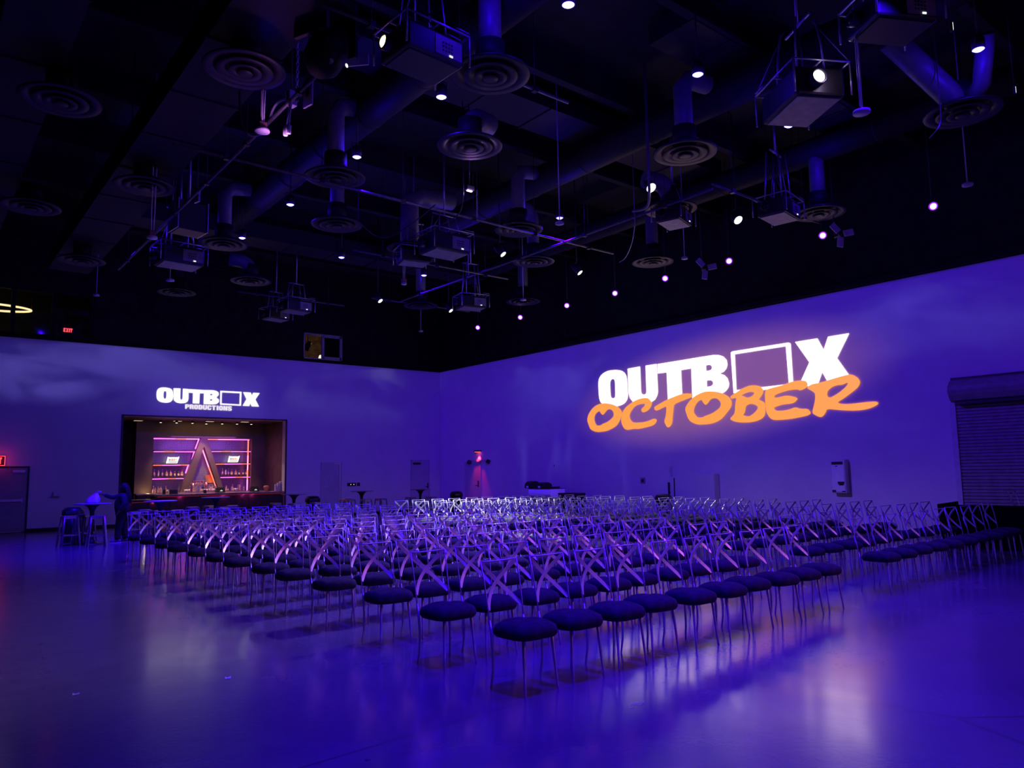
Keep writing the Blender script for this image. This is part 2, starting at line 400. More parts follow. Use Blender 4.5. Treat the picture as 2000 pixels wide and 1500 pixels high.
# control-room windows in the black upper wall
win = struct(B().rect((WB[0], YW+.20, WB[2]), (WB[1], YW+.215, WB[3])).obj('window_1', mat('booth_glass', (.5, .5, .5), .05, spec=.4, trans=1.)))
b = B()
for x in (WB[0]+.03, at(25, 630, y=YW).x, at(105, 640, y=YW).x, WB[1]-.03): b.rect((x-.06, YW+.08, WB[2]), (x+.06, YW+.3, WB[3]))
b.rect((WB[0], YW+.08, WB[2]), (WB[1], YW+.3, WB[2]+.05)); b.rect((WB[0], YW+.08, WB[3]-.05), (WB[1], YW+.3, WB[3]))
b.obj('window_frame', M_BLACKWALL, win)
b = B(); b.rect((X0, YW+3.9, 6.2), (6.2, YW+4.0, 9.0)); b.rect((X0, YW+.3, 8.6), (6.2, YW+4, 8.7)); b.rect((6.2, YW+.3, 6.2), (6.3, YW+4, 8.7)); b.rect((X0, YW+.3, 6.3), (6.2, YW+4, 6.36))
struct(b.obj('wall_booth', mat('booth_wall', (.05, .048, .06), .8, var=.2)))
w2 = struct(B().rect((c1.x, YW+.04, WC[2]), (c1.x+.06, YW+.3, WC[3])).rect((c2.x-.07, YW+.04, WC[2]), (c2.x, YW+.3, WC[3])).rect((c1.x, YW+.04, WC[2]), (c2.x, YW+.3, WC[2]+.05)).rect((c1.x, YW+.04, WC[3]-.05), (c2.x, YW+.3, WC[3])).obj('window_2', M_FRAMEP))
xm = (c1.x+c2.x)/2-.02
b = B(); b.rect((xm-.04, YW+.02, WC[2]+.03), (xm+.06, YW+.12, WC[3]-.03)); b.rect((c2.x-.13, YW+.02, WC[2]+.03), (c2.x-.02, YW+.12, WC[3]-.03))
b.rect((xm, YW+.02, WC[2]+.03), (c2.x-.05, YW+.12, WC[2]+.14)); b.rect((xm, YW+.02, WC[3]-.13), (c2.x-.05, YW+.12, WC[3]-.03)); b.obj('window_sash', M_FRAMEP, w2)
B().rect((xm+.06, YW+.06, WC[2]+.1), (c2.x-.1, YW+.075, WC[3]-.1)).obj('window_pane', M_GLASSD, w2)
b = B(); b.rect((11.6, YW+2.4, 6.1), (15.4, YW+2.5, 8.2)); b.rect((11.6, YW+.3, 6.1), (11.7, YW+2.5, 8.2)); b.rect((15.3, YW+.3, 6.1), (15.4, YW+2.5, 8.2)); b.rect((11.6, YW+.3, 8.1), (15.4, YW+2.5, 8.2)); b.rect((11.6, YW+.3, 6.1), (15.4, YW+2.5, 6.2))
struct(b.obj('wall_control_room', mat('control_room_wall', (.20, .13, .08), .8, var=.5, vscale=5)))
lamp('control_room_light', 'POINT', (14.2, YW+1.4, 7.6), 3, (1, .62, .36), .1)
t = thing('stage_light', 'black stage light hanging inside the open control-room window', 'light', (13.35, YW+1.3, 8.1))
B().cyl((0, 0, 0), (0, 0, -.75), .015).obj('hanging_rod', M_BLK, t)
Mr = Matrix.Rotation(.6, 4, 'Y')
B().lathe([(0, .2), (.09, .2), (.12, .05), (.15, -.18), (.13, -.18), (0, -.1)], 16, (0, 0, -.85), Mr).obj('housing', M_BLK, t)
t = thing('desk_lamp', 'small white lit lamp shade inside the control-room window', 'lamp', (14.05, YW+1.5, 6.2))
B().lathe([(.1, 0), (.1, .02), (.015, .03), (.015, .55)], 14).obj('stand', M_BLK, t)
B().lathe([(.14, .5), (.07, .72)], 14).obj('lamp_shade', glow('warm_shade', (1, .85, .65), 1.4), t)
t = thing('ring_light', 'yellow oval ring light glowing behind the upper booth glass', 'light', at(-30, 598, y=YW+1.6))
b = B(); ring = [(1.35*math.cos(2*PI*k/40), .62*math.sin(2*PI*k/40), 0) for k in range(41)]
b.tube(ring, .035, 8, cap=False).obj('ring_tube', glow('ring_lamp', (1, .78, .38), 2.6), t)
for s_ in (-1, 1): B().cyl((s_*1.35, 0, 0), (s_*1.35, 0, .9), .008).obj('hanging_wire', M_BLK, t)
lamp('booth_light', 'POINT', (1.2, YW+1.6, 7.4), 2.0, (1, .8, .5), .3)

# ------------------------------------------------------------------ projected lettering, made as glowing flat shapes
def chaikin(p, n=1):
    for _ in range(n):
        q = []
        for i in range(len(p)):
            a, b_ = p[i], p[(i+1) % len(p)]
            q += [(a[0]*.78+b_[0]*.22, a[1]*.78+b_[1]*.22), (a[0]*.22+b_[0]*.78, a[1]*.22+b_[1]*.78)]
        p = q
    return p
def px(lp, o, s): return [(o[0]+x/s, o[1]+y/s) for x, y in lp]
G1, G2, S1 = (1140, 660), (1420, 640), 6.6667
W_RIGHT = [px(chaikin(l, n), o, S1) for l, o, n in (
 ([(190,600),(195,545),(215,500),(260,455),(320,428),(400,418),(470,422),(515,440),(545,475),(560,520),(568,600),(575,760),(560,815),(520,860),(455,885),(390,897),(320,892),(250,868),(212,825),(198,760)], G1, 2),
 ([(340,590),(350,550),(375,530),(400,540),(408,570),(413,760),(405,780),(380,790),(358,780),(348,750)], G1, 1),
 ([(572,402),(732,373),(745,700),(755,730),(785,742),(810,728),(817,700),(805,362),(948,340),(965,700),(955,750),(930,800),(890,828),(800,850),(700,850),(640,830),(600,780),(585,720)], G1, 0),
 ([(960,342),(1388,272),(1392,398),(1265,418),(1283,800),(1097,820),(1080,448),(963,462)], G1, 0),
 ([(1395,270),(1690,223),(1760,225),(1820,245),(1860,290),(1870,350),(1855,400),(1820,440),(1765,465),(1830,485),(1870,525),(1892,590),(1885,640),(1850,690),(1800,722),(1700,745),(1415,790)], G1, 0),
 ([(1590,355),(1640,347),(1665,362),(1672,385),(1665,410),(1640,425),(1593,433)], G1, 0),
 ([(1600,553),(1650,547),(1677,562),(1688,590),(1678,615),(1650,632),(1603,637)], G1, 0),
 ([(887,187),(1175,140),(1257,290),(1315,118),(1588,73),(1430,397),(1620,665),(1315,715),(1238,575),(1180,745),(940,770),(965,690),(1072,450)], G2, 0))]
SQ_RIGHT = [px(l, G2, S1) for l in ([(48,325),(70,310),(800,195),(826,208),(862,765),(85,852)], [(98,345),(765,240),(805,735),(120,815)])]
O_RIGHT = [px(chaikin(l, 1), o, S1) for l, o in (
 ([(45,1060),(60,1000),(95,940),(150,885),(220,855),(300,850),(400,872),(460,910),(495,955),(497,1000),(470,1075),(430,1140),(370,1180),(290,1215),(165,1227),(85,1190),(65,1130),(50,1090)], G1),
 ([(130,1055),(150,990),(205,945),(225,985),(250,1005),(275,975),(310,930),(345,925),(375,945),(392,985),(390,1020),(350,1065),(300,1100),(245,1120),(220,1140),(165,1145)], G1),
 ([(505,960),(550,900),(620,845),(700,800),(790,780),(840,785),(870,815),(890,850),(870,905),(830,950),(775,970),(755,960),(747,930),(795,885),(800,855),(760,855),(690,875),(650,905),(615,955),(592,1010),(605,1060),(640,1102),(700,1105),(780,1098),(850,1078),(920,1047),(958,1070),(920,1130),(850,1155),(710,1187),(660,1180),(570,1200),(525,1180),(495,1120),(487,1060)], G1),
 ([(915,905),(950,880),(1090,800),(1270,730),(1340,722),(1415,727),(1420,755),(1400,775),(1290,815),(1175,862),(1165,940),(1155,1040),(1150,1110),(1120,1160),(1085,1165),(1045,1085),(1070,1020),(1080,895),(1060,895),(960,945),(925,940)], G1),
 ([(1320,930),(1335,890),(1370,830),(1440,760),(1550,705),(1640,693),(1760,705),(1860,745),(1910,790),(1930,840),(1920,900),(1860,980),(1800,1050),(1740,1090),(1650,1120),(1480,1130),(1390,1090),(1355,1040),(1340,990)], G1),
 ([(1425,960),(1450,880),(1490,825),(1535,800),(1560,850),(1590,875),(1615,850),(1650,800),(1700,780),(1750,795),(1785,840),(1785,890),(1750,930),(1670,985),(1570,1020),(1550,1035),(1480,1040)], G1),
 ([(40,895),(110,850),(200,790),(290,755),(370,750),(430,765),(470,800),(470,850),(440,900),(408,935),(470,965),(497,985),(498,1130),(460,1180),(400,1210),(320,1230),(200,1235),(110,1225),(50,1200),(40,1180),(90,1130),(105,1080),(105,1000),(125,910),(80,922),(55,925)], G2),
 ([(180,885),(230,855),(300,832),(350,840),(355,860),(320,895),(265,915),(220,895)], G2),
 ([(240,1020),(300,990),(350,995),(395,1020),(405,1045),(375,1090),(330,1130),(280,1160),(200,1140),(235,1100)], G2),
 ([(490,820),(560,790),(720,750),(850,700),(960,685),(1030,695),(1055,740),(1030,785),(950,820),(920,800),(800,815),(700,845),(610,885),(620,915),(680,905),(780,880),(930,915),(880,975),(820,990),(720,1000),(620,1035),(605,1045),(640,1085),(740,1080),(810,1065),(890,1035),(960,1060),(1050,1055),(1095,1110),(1060,1140),(950,1165),(820,1190),(620,1205),(560,1180),(510,1100),(500,1000)], G2),
 ([(1035,785),(1100,735),(1200,720),(1330,680),(1480,635),(1590,608),(1650,620),(1710,660),(1735,710),(1710,770),(1640,830),(1520,920),(1430,975),(1490,995),(1600,995),(1800,970),(1940,960),(1975,985),(1930,1020),(1830,1060),(1680,1080),(1500,1075),(1300,1055),(1285,1100),(1250,1150),(1220,1165),(1170,1150),(1105,1110),(1130,1020),(1150,920),(1145,850),(1100,820)], G2),
 ([(1300,870),(1310,820),(1370,770),(1440,745),(1500,745),(1560,715),(1580,725),(1540,780),(1440,860),(1340,915),(1310,900)], G2))]
G3, S3 = (300, 745), 9.0909
W_LEFT = [px(chaikin(l, n), G3, S3) for l, n in (
 ([(52,250),(55,180),(80,130),(130,108),(200,105),(280,118),(325,140),(345,190),(350,260),(340,320),(310,360),(250,378),(170,375),(100,355),(60,315)], 2),
 ([(175,270),(178,190),(195,170),(220,175),(230,200),(225,290),(205,312),(183,300)], 1),
 ([(355,120),(478,124),(473,300),(485,325),(505,322),(515,300),(522,128),(622,135),(620,310),(605,355),(560,382),(480,388),(410,375),(365,340),(353,300)], 0),
 ([(627,137),(892,152),(890,213),(820,210),(812,393),(695,388),(700,205),(627,200)], 0),
 ([(897,152),(1060,155),(1120,170),(1155,200),(1158,240),(1115,285),(1160,320),(1160,365),(1120,400),(1050,408),(888,402)], 0),
 ([(1008,218),(1040,222),(1047,235),(1035,247),(1005,247)], 0), ([(1005,312),(1038,316),(1045,328),(1033,342),(1003,342)], 0),
 ([(1588,190),(1725,197),(1745,250),(1768,200),(1885,207),(1808,320),(1872,447),(1742,442),(1718,385),(1700,437),(1580,432),(1650,315)], 0))]
SQ_LEFT = [px(l, G3, S3) for l in ([(1185,165),(1562,185),(1553,432),(1180,412)], [(1213,193),(1533,210),(1525,408),(1208,390)])]
OCT = [(.25,0),(.72,0),(.95,.22),(.95,.78),(.72,1),(.25,1),(0,.78),(0,.22)]
GLY = {'P': [[(0,0),(0,1),(.7,1),(.95,.85),(.95,.5),(.7,.35),(.4,.35),(.4,0)], [(.4,.55),(.4,.8),(.58,.8),(.58,.55)]],
 'R': [[(0,0),(0,1),(.7,1),(.95,.85),(.95,.6),(.82,.47),(.95,.35),(.99,0),(.62,0),(.58,.33),(.4,.33),(.4,0)], [(.4,.55),(.4,.78),(.57,.78),(.57,.55)]],
 'O': [OCT, [(.4,.25),(.56,.25),(.56,.75),(.4,.75)]], 'D': [[(0,0),(0,1),(.65,1),(.95,.8),(.95,.2),(.65,0)], [(.4,.22),(.4,.78),(.55,.78),(.55,.22)]],
 'U': [[(0,1),(.38,1),(.38,.25),(.58,.25),(.58,1),(.95,1),(.95,.2),(.75,0),(.2,0),(0,.2)]],
 'C': [[(.95,.62),(.6,.62),(.6,.78),(.4,.78),(.4,.22),(.6,.22),(.6,.38),(.95,.38),(.95,.2),(.75,0),(.2,0),(0,.2),(0,.8),(.2,1),(.75,1),(.95,.8)]],
 'T': [[(0,1),(.95,1),(.95,.74),(.67,.74),(.67,0),(.28,0),(.28,.74),(0,.74)]], 'I': [[(.08,0),(.08,1),(.5,1),(.5,0)]],
 'N': [[(0,0),(0,1),(.38,1),(.6,.5),(.6,1),(.95,1),(.95,0),(.57,0),(.36,.5),(.36,0)]],
 'S': [[(.95,.7),(.6,.7),(.58,.8),(.4,.8),(.38,.7),(.75,.58),(.95,.42),(.95,.18),(.75,0),(.2,0),(0,.18),(0,.33),(.36,.33),(.38,.2),(.58,.2),(.6,.3),(.2,.42),(0,.58),(0,.82),(.2,1),(.75,1),(.95,.82)]],
 'E': [[(0,0),(0,1),(.9,1),(.9,.78),(.36,.78),(.36,.62),(.8,.62),(.8,.4),(.36,.4),(.36,.22),(.9,.22),(.9,0)]],
 'X': [[(0,0),(.3,.5),(0,1),(.36,1),(.48,.72),(.6,1),(.95,1),(.66,.5),(.95,0),(.6,0),(.48,.28),(.36,0)]]}
def word(txt, thin=1.):
    out, x = [], 0.
    for ch in txt:
        wd = .62 if ch == 'I' else 1.04
        out += [[(x+a, b_) for a, b_ in lp] for lp in GLY[ch]]; x += wd
    return [[(a/x, b_) for a, b_ in lp] for lp in out]
TL, TR, BL, BR = [(300+x/S3, 745+y/S3) for x, y in ((562,403),(1398,440),(560,485),(1395,523))]
W_SMALL = [[((TL[0]*(1-u)+TR[0]*u)*v+(BL[0]*(1-u)+BR[0]*u)*(1-v), (TL[1]*(1-u)+TR[1]*u)*v+(BL[1]*(1-u)+BR[1]*u)*(1-v)) for u, v in lp] for lp in word('PRODUCTIONS')]
M_LW = glow('letter_glow_white', (1, .74, .80), 2.6)  # projector light put into the letters as their own glow
M_LO = glow('letter_glow_orange', (1, .30, .052), 1.2)
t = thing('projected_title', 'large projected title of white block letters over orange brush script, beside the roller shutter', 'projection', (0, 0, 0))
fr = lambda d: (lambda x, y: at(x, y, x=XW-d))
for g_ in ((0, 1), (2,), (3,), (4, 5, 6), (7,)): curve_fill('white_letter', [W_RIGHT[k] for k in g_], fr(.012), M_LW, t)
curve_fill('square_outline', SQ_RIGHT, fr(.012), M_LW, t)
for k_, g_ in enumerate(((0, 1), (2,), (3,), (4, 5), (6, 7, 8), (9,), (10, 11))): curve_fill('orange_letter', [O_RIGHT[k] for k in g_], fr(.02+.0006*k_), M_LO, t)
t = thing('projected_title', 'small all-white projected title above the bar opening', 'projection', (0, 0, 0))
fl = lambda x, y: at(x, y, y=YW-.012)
M_LW2, M_LW3 = glow('letter_glow_soft', (.93, .86, .93), 1.25), glow('letter_glow_small', (.92, .84, .92), .95)
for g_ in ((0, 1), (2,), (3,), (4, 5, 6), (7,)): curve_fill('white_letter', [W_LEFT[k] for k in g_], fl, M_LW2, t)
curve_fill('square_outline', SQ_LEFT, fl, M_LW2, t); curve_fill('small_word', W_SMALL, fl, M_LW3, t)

# ------------------------------------------------------------------ doors, wall fittings
def door_far(n, xa, xb, zt, m, handle=None):
    d = struct(B().rect((xa, YW-.02, .01), (xb, YW+.01, zt)).obj('door_%d' % n, m))
    f = B(); f.rect((xa-.05, YW-.035, 0), (xa, YW, zt+.05)); f.rect((xb, YW-.035, 0), (xb+.05, YW, zt+.05)); f.rect((xa-.05, YW-.035, zt), (xb+.05, YW, zt+.05))
    f.obj('door_frame', M_BLKM if n == 1 else M_DOORD, d); return d
d1r = at(52, 960, y=YW).x
d = door_far(1, d1r-1.0, d1r, 2.08, M_DOORG)
B().rect((d1r-.88, YW-.10, 1.0), (d1r-.12, YW-.06, 1.07)).rect((d1r-.9, YW-.09, .98), (d1r-.84, YW-.02, 1.09)).rect((d1r-.16, YW-.09, .98), (d1r-.1, YW-.02, 1.09)).obj('push_bar', M_CHROME, d)
B().rect((d1r-.42, YW-.08, 1.93), (d1r-.08, YW-.02, 2.01)).obj('door_closer', M_CHROME, d)
B().rect((d1r-.7, YW-.03, .02), (d1r-.1, YW-.02, .045)).obj('threshold_strip', M_CHROME, d)
a = at(628.5, 905.5, y=YW); e = at(665, 905, y=YW)
d = door_far(2, a.x, e.x, a.z, M_DOORD)
B().rect((e.x-.07, YW-.05, .02), (e.x-.02, YW-.02, a.z)).rect((e.x-.32, YW-.06, a.z-.03), (e.x-.02, YW-.02, a.z+.03)).obj('chrome_edge', M_CHROME, d)
i0 = at(637, 933, y=YW)
b = B(); z = i0.z
for r in ((-.09, 0, .09, .02), (-.09, -.36, .09, -.34), (-.09, -.36, -.07, .02), (.07, -.12, .09, .02), (.07, -.36, .09, -.22), (-.03, -.2, .03, -.14)):
    b.rect((i0.x+r[0], YW-.026, z+r[1]), (i0.x+r[2], YW-.021, z+r[3]))
b.obj('door_icon', M_FRAMEP, d)
a = at(804, 900.5, y=YW); e = at(837, 900.5, y=YW)
d = door_far(3, a.x, e.x, a.z, M_DOORD)
B().rect((a.x+.06, YW-.09, a.z-.16), (a.x+.42, YW-.02, a.z-.07)).obj('door_closer', M_BLKM, d)
B().rect((e.x-.09, YW-.03, 1.02), (e.x-.03, YW-.02, 1.26)).cyl((e.x-.06, YW-.09, 1.1), (e.x-.22, YW-.09, 1.1), .014).cyl((e.x-.06, YW-.09, 1.1), (e.x-.06, YW-.02, 1.1), .014).obj('door_handle', M_BLKM, d)
# door in the right wall below the red light
y_d = at(935, 945, x=XW).y
def door_right(n, ya, yb, zt, m):
    d = struct(B().rect((XW-.02, ya, .01), (XW+.01, yb, zt)).obj('door_%d' % n, m))
    if n == 5: return d
    f = B(); f.rect((XW-.03, ya-.04, 0), (XW, ya, zt+.04)); f.rect((XW-.03, yb, 0), (XW, yb+.04, zt+.04)); f.rect((XW-.03, ya-.04, zt), (XW, yb+.04, zt+.04)); f.obj('door_frame', M_DOOR, d)
    return d
d = door_right(4, y_d-.15, y_d+.95, 2.1, M_DOOR)
B().rect((XW-.03, y_d-.04, 1.08), (XW-.02, y_d+.04, 1.34)).cyl((XW-.08, y_d, 1.14), (XW-.08, y_d+.14, 1.14), .015).cyl((XW-.08, y_d, 1.14), (XW-.02, y_d, 1.14), .015).obj('door_handle', M_BLKM, d)
yq = at(1319, 960, x=XW).y
d = door_right(5, yq-1.0, yq+.02, 2.0, M_WALL)
b = B(); yp = at(1308, 950, x=XW).y
struct(B().rect((XW-.03, yq-.01, .05), (XW-.0205, yq+.03, 1.42)).obj('trim_3', M_BLK))
t = tag(B().rect((XW-.06, yp-.03, .9), (XW-.03, yp+.03, 1.28)).rect((XW-.035, yp-.02, .92), (XW, yp+.02, .96)).obj('pull_bar', M_BLK), 'short black vertical pull bar on the right wall beside the dark door edge', 'door pull')
p = at(1311, 921, x=XW)
t = thing('card_reader', 'slim outlined card reader plate above the black pull bar', 'wall plate', (XW, p.y, p.z))
B().rect((-.02, -.055, -.17), (0, .055, .17)).obj('plate', M_FRAMEP, t); B().rect((-.026, -.035, -.15), (-.02, .035, .12)).obj('inset', M_DOORD, t)
p = at(1256, 939, x=XW)
t = thing('wall_socket', 'small square wall socket on the right wall between buffet and pull bar', 'socket', (XW, p.y, p.z))
B().rect((-.015, -.1, -.1), (0, .1, .1)).obj('plate', M_PLATE, t); B().lathe([(0, 0), (.05, 0), (.05, .02), (0, .03)], 16, (-.015, 0, 0), Matrix.Rotation(-PI/2, 4, 'Y')).obj('socket', M_BLK, t)
p = at(1083, 911, x=XW)
t = thing('thermostat', 'tiny wall thermostat on the right wall above the buffet', 'thermostat', (XW, p.y, p.z))
B().rect((-.02, -.04, -.09), (0, .04, .09)).obj('case', M_FRAMEP, t); B().rect((-.024, -.02, .0), (-.02, .02, .06)).obj('display', M_BLK, t)
# red emergency light over the door
p = at(936, 882, x=XW)
t = thing('wall_light', 'red downlight glowing on the wall over the corner door', 'light', (XW, p.y, p.z))
B().box((-.09, 0, .02), (.18, .34, .06), bevel=.01).obj('housing', M_BLKM, t); B().box((-.09, 0, -.015), (.12, .28, .012)).obj('lens', glow('red_lens', (1, .10, .10), 3.), t)
lamp('wall_light_beam', 'SPOT', (XW-.10, p.y, p.z-.04), 170, (1, .03, .06), .03, (XW-.02, p.y, p.z-1.4), 62, .7)
q = at(938, 899, x=XW)
t = thing('emergency_light', 'two-headed emergency light bar on the wall under the red downlight', 'emergency light', (XW, q.y, q.z))
B().rect((-.06, -.85, -.02), (-.02, .85, .02)).rect((-.03, -.1, -.03), (0, .1, .03)).obj('bar', M_CHROME, t)
for s_ in (-1, 1): B().lathe([(0, .06), (.08, .06), (.1, -.06), (0, -.09)], 16, (-.09, s_*.68, -.06), Matrix.Rotation(.5, 4, 'Y')).obj('lamp_head', M_BLKM, t)
# exit signs
def exit_sign(px_, py_, y, label, wdt=.42, hgt=.2):
    p = at(px_, py_, y=y)
    t = thing('exit_sign', label, 'exit sign', p)
    B().rect((-wdt/2, 0, -hgt/2), (wdt/2, .05, hgt/2)).obj('sign_box', M_BLK, t)
    o = curve_fill('exit_word', word('EXIT'), lambda x, z: Vector(((x-.5)*wdt*.66, -.004, (z-.5)*hgt*.66)), glow('exit_red', (1, .05, .06), 2.2), t)
    return t, p
exit_sign(133, 645, YW+.12, 'small red exit sign inside the upper booth window')
t, p = exit_sign(-8, 900, YW-.06, 'red exit sign over the push-bar door', .5, .32)
B().rect((-.25, -.003, .14), (.25, 0, .16)).rect((-.25, -.003, -.16), (.25, 0, -.14)).rect((.23, -.003, -.16), (.25, 0, .16)).obj('lit_edge', glow('exit_red', (1, .05, .06), 2.2), t)
lamp('exit_sign_glow', 'POINT', (p.x+.1, p.y-.25, p.z), 2.2, (1, .03, .04), .1)
p = at(697, 946, y=YW)
t = thing('wall_intercom', 'black wall intercom with two lit dots beside the chrome-edged door', 'intercom', (p.x, YW, p.z))
b = B(); b.rect((-.45, -.02, -.07), (-.05, 0, .07)); b.obj('wide_plate', M_BLK, t); B().rect((.0, -.02, -.07), (.14, 0, .07)).obj('small_plate', M_BLK, t)
for x in (-.29, -.15): B().lathe([(0, 0), (.014, 0), (.014, .006), (0, .006)], 10, (x, -.02, 0), Matrix.Rotation(PI/2, 4, 'X')).obj('indicator', glow('warm_dot', (1, .9, .7), 2.), t)
p = at(109, 969, y=YW)
t = thing('wall_bracket', 'small dark L-shaped bracket on the wall beside the push-bar door', 'bracket', (p.x, YW, p.z))
B().rect((-.1, -.03, 0), (-.07, 0, .14)).rect((-.1, -.12, -.03), (.1, 0, 0)).obj('angle', M_PLATE, t)
# electrical cabinet and drinking-panel on the right wall
a = at(1363, 925, x=XW); e = at(1405, 925, x=XW)
t = thing('electrical_cabinet', 'plain tall white cabinet standing against the right wall left of the control box', 'cabinet', (XW, (a.y+e.y)/2, 0))
hw = abs(a.y-e.y)/2
B().box((-.15, 0, .77), (.26, hw*2, 1.54), bevel=.012).obj('case', mat('white_cabinet_paint', (.64, .64, .64), .5), t)
B().rect((-.285, -hw+.03, .06), (-.28, hw-.03, 1.5)).obj('door', mat('white_cabinet_paint', (.64, .64, .64), .5), t)
a, e = at(1621, 898, x=XW-.18), at(1654, 963, x=XW-.18)
yc, zc, hw, hz = (a.y+e.y)/2, (a.z+e.z)/2, abs(a.y-e.y)/2, abs(a.z-e.z)/2
t = thing('control_box', 'light grey wall-mounted control box with paper note, left of the roller shutter', 'control box', (XW, yc, zc))
B().box((-.09, 0, 0), (.18, 2*hw, 2*hz), bevel=.01).obj('case', M_FRAMEP, t)
B().box((-.188, 0, 0), (.014, 2*hw-.05, 2*hz-.06), bevel=.005).obj('front_cover', mat('light_grey_cover', (.82, .82, .84), .45), t)
B().rect((-.2, -hw*.75, hz*.70), (-.194, hw*.8, hz*.88)).obj('display', M_BLK, t)
B().rect((-.2, -hw*.72, -hz*.28), (-.193, hw*.2, hz*.36)).obj('paper_note', M_PAPER, t)
B().rect((-.215, -hw*.8, -hz*.46), (-.193, hw*.05, -hz*.32)).rect((-.21, -hw*.7, -hz*.54), (-.193, -hw*.1, -hz*.46)).obj('paper_slot', M_BLK, t)
B().rect((-.199, -hw*.74, -hz*.72), (-.193, hw*.0, -hz*.56)).obj('ticket', M_PAPER, t)
B().rect((-.199, hw*.4, -hz*.94), (-.193, hw*.88, -hz*.82)).obj('vent_plate', M_BLK, t)
B().rect((-.199, -hw*.85, -hz*.93), (-.193, -hw*.45, -hz*.87)).obj('small_badge', M_BLK, t); B().rect((-.199, 0, hz*.58), (-.193, hw*.3, hz*.63)).obj('small_badge', M_BLK, t)
# roller shutter
a = at(1862, 800, x=XW-.05); tb = at(1853, 742, x=XW-.25); bb = at(1868, 787, x=XW-.25)
ys = at(1869, 796, x=XW).y
t = thing('roller_shutter', 'grey slatted roller shutter with its round coil housing on the right wall', 'roller shutter', (0, 0, 0))
zb, zt_ = bb.z+.02, tb.z
prof = [(0, zt_+.08), (-.12, zt_+.08), (-.14, zt_), (-.30, zt_-.06)]
prof += [(-.2-.24*math.cos(k*PI/7), (zb+zt_)/2-.02-.28*math.sin(k*PI/7)+0.0) for k in range(0, 0)]
pf = [(0, zt_), (-.10, zt_+.01), (-.26, zt_-.05), (-.36, zt_-.17), (-.40, (zt_+zb)/2), (-.36, zb+.16), (-.28, zb+.04), (-.2, zb), (0, zb)]
Mx = Matrix(((0, 0, 0, 0), (0, 0, 0, 0), (0, 0, 0, 0), (0, 0, 0, 1)))
Mx = Matrix(((1, 0, 0, XW), (0, 0, -1, tb.y+.0), (0, 1, 0, 0), (0, 0, 0, 1)))
B().prism(pf, 8.0, Mx).obj('coil_housing', M_PLATE, t)
B().rect((XW-.12, tb.y-8, zt_), (XW, tb.y+.02, zt_+.05)).rect((XW-.3, tb.y-8, zb-.06), (XW-.02, tb.y-.1, zb)).obj('top_trim', M_BLKM, t)
B().rect((XW-.10, ys-.0, 0), (XW, ys+.12, zb)).obj('guide_rail', M_FRAMEP, t)
b = B(); n = int(zb/.075)
for k in range(n):
    z = k*.075
    b.prism([(-.05, z), (-.075, z+.012), (-.075, z+.058), (-.05, z+.072)], 7.6, Mx @ Matrix.Translation((0, 0, tb.y-ys)))
b.rect((XW-.05, ys-7.6, 0), (XW-.04, ys, zb)); b.obj('curtain', M_PLATE, t)

# ------------------------------------------------------------------ the bar recess
YA, YT = 31.45, 31.9
w = B()
w.rect((BX0-.12, YW+.3, 0), (BX0, 33.2, BZ1+.1)); w.rect((BX1, YW+.3, 0), (BX1+.12, 33.2, BZ1+.1))
w.rect((BX0, YW+.3, BZ1), (BX1, 33.2, BZ1+.1)); w.rect((BX0, 32.9, 0), (BX1, 33.0, BZ1))
struct(w.obj('wall_bar', M_WOOD))
b = B(); b.rect((BX0-.07, YW-.01, 0), (BX0, YW+.3, BZ1+.06)); b.rect((BX1, YW-.01, 0), (BX1+.07, YW+.3, BZ1+.06)); b.rect((BX0-.07, YW-.01, BZ1), (BX1+.07, YW+.3, BZ1+.06))
struct(b.obj('trim_4', M_WOOD))
nl, nr, nt_ = at(300, 853, y=YA).x, at(492, 856, y=YA).x, at(300, 854, y=YA).z
pl = at(264, 900, y=YA).x
w = B(); w.rect((pl, YA, 0), (nl, YT+.1, BZ1)); w.rect((nr, YA, 0), (BX1, YT+.1, BZ1)); w.rect((nl, YA, nt_), (nr, YT+.1, BZ1))
struct(w.obj('wall_bar_surround', M_BROWN))
def tile_mat():
    m = bpy.data.materials.new('dark_wall_tile'); m.use_nodes = True; nt = m.node_tree; bs = nt.nodes['Principled BSDF']
    tc = nt.nodes.new('ShaderNodeTexCoord'); mp = nt.nodes.new('ShaderNodeMapping'); mp.inputs['Rotation'].default_value = (PI/2, 0, 0)
    br = nt.nodes.new('ShaderNodeTexBrick'); br.inputs['Scale'].default_value = 9.; br.inputs['Mortar Size'].default_value = .035; br.offset = 0
    br.inputs['Color1'].default_value = (.34, .32, .42, 1); br.inputs['Color2'].default_value = (.26, .25, .34, 1); br.inputs['Mortar'].default_value = (.03, .03, .035, 1)
    nt.links.new(tc.outputs['Object'], mp.inputs[0]); nt.links.new(mp.outputs[0], br.inputs['Vector']); nt.links.new(br.outputs[0], bs.inputs['Base Color'])
    bs.inputs['Roughness'].default_value = .25
    return m
struct(B().rect((nl-.1, YT, 0), (nr+.1, YT+.08, nt_+.1)).obj('wall_bar_tile', tile_mat()))
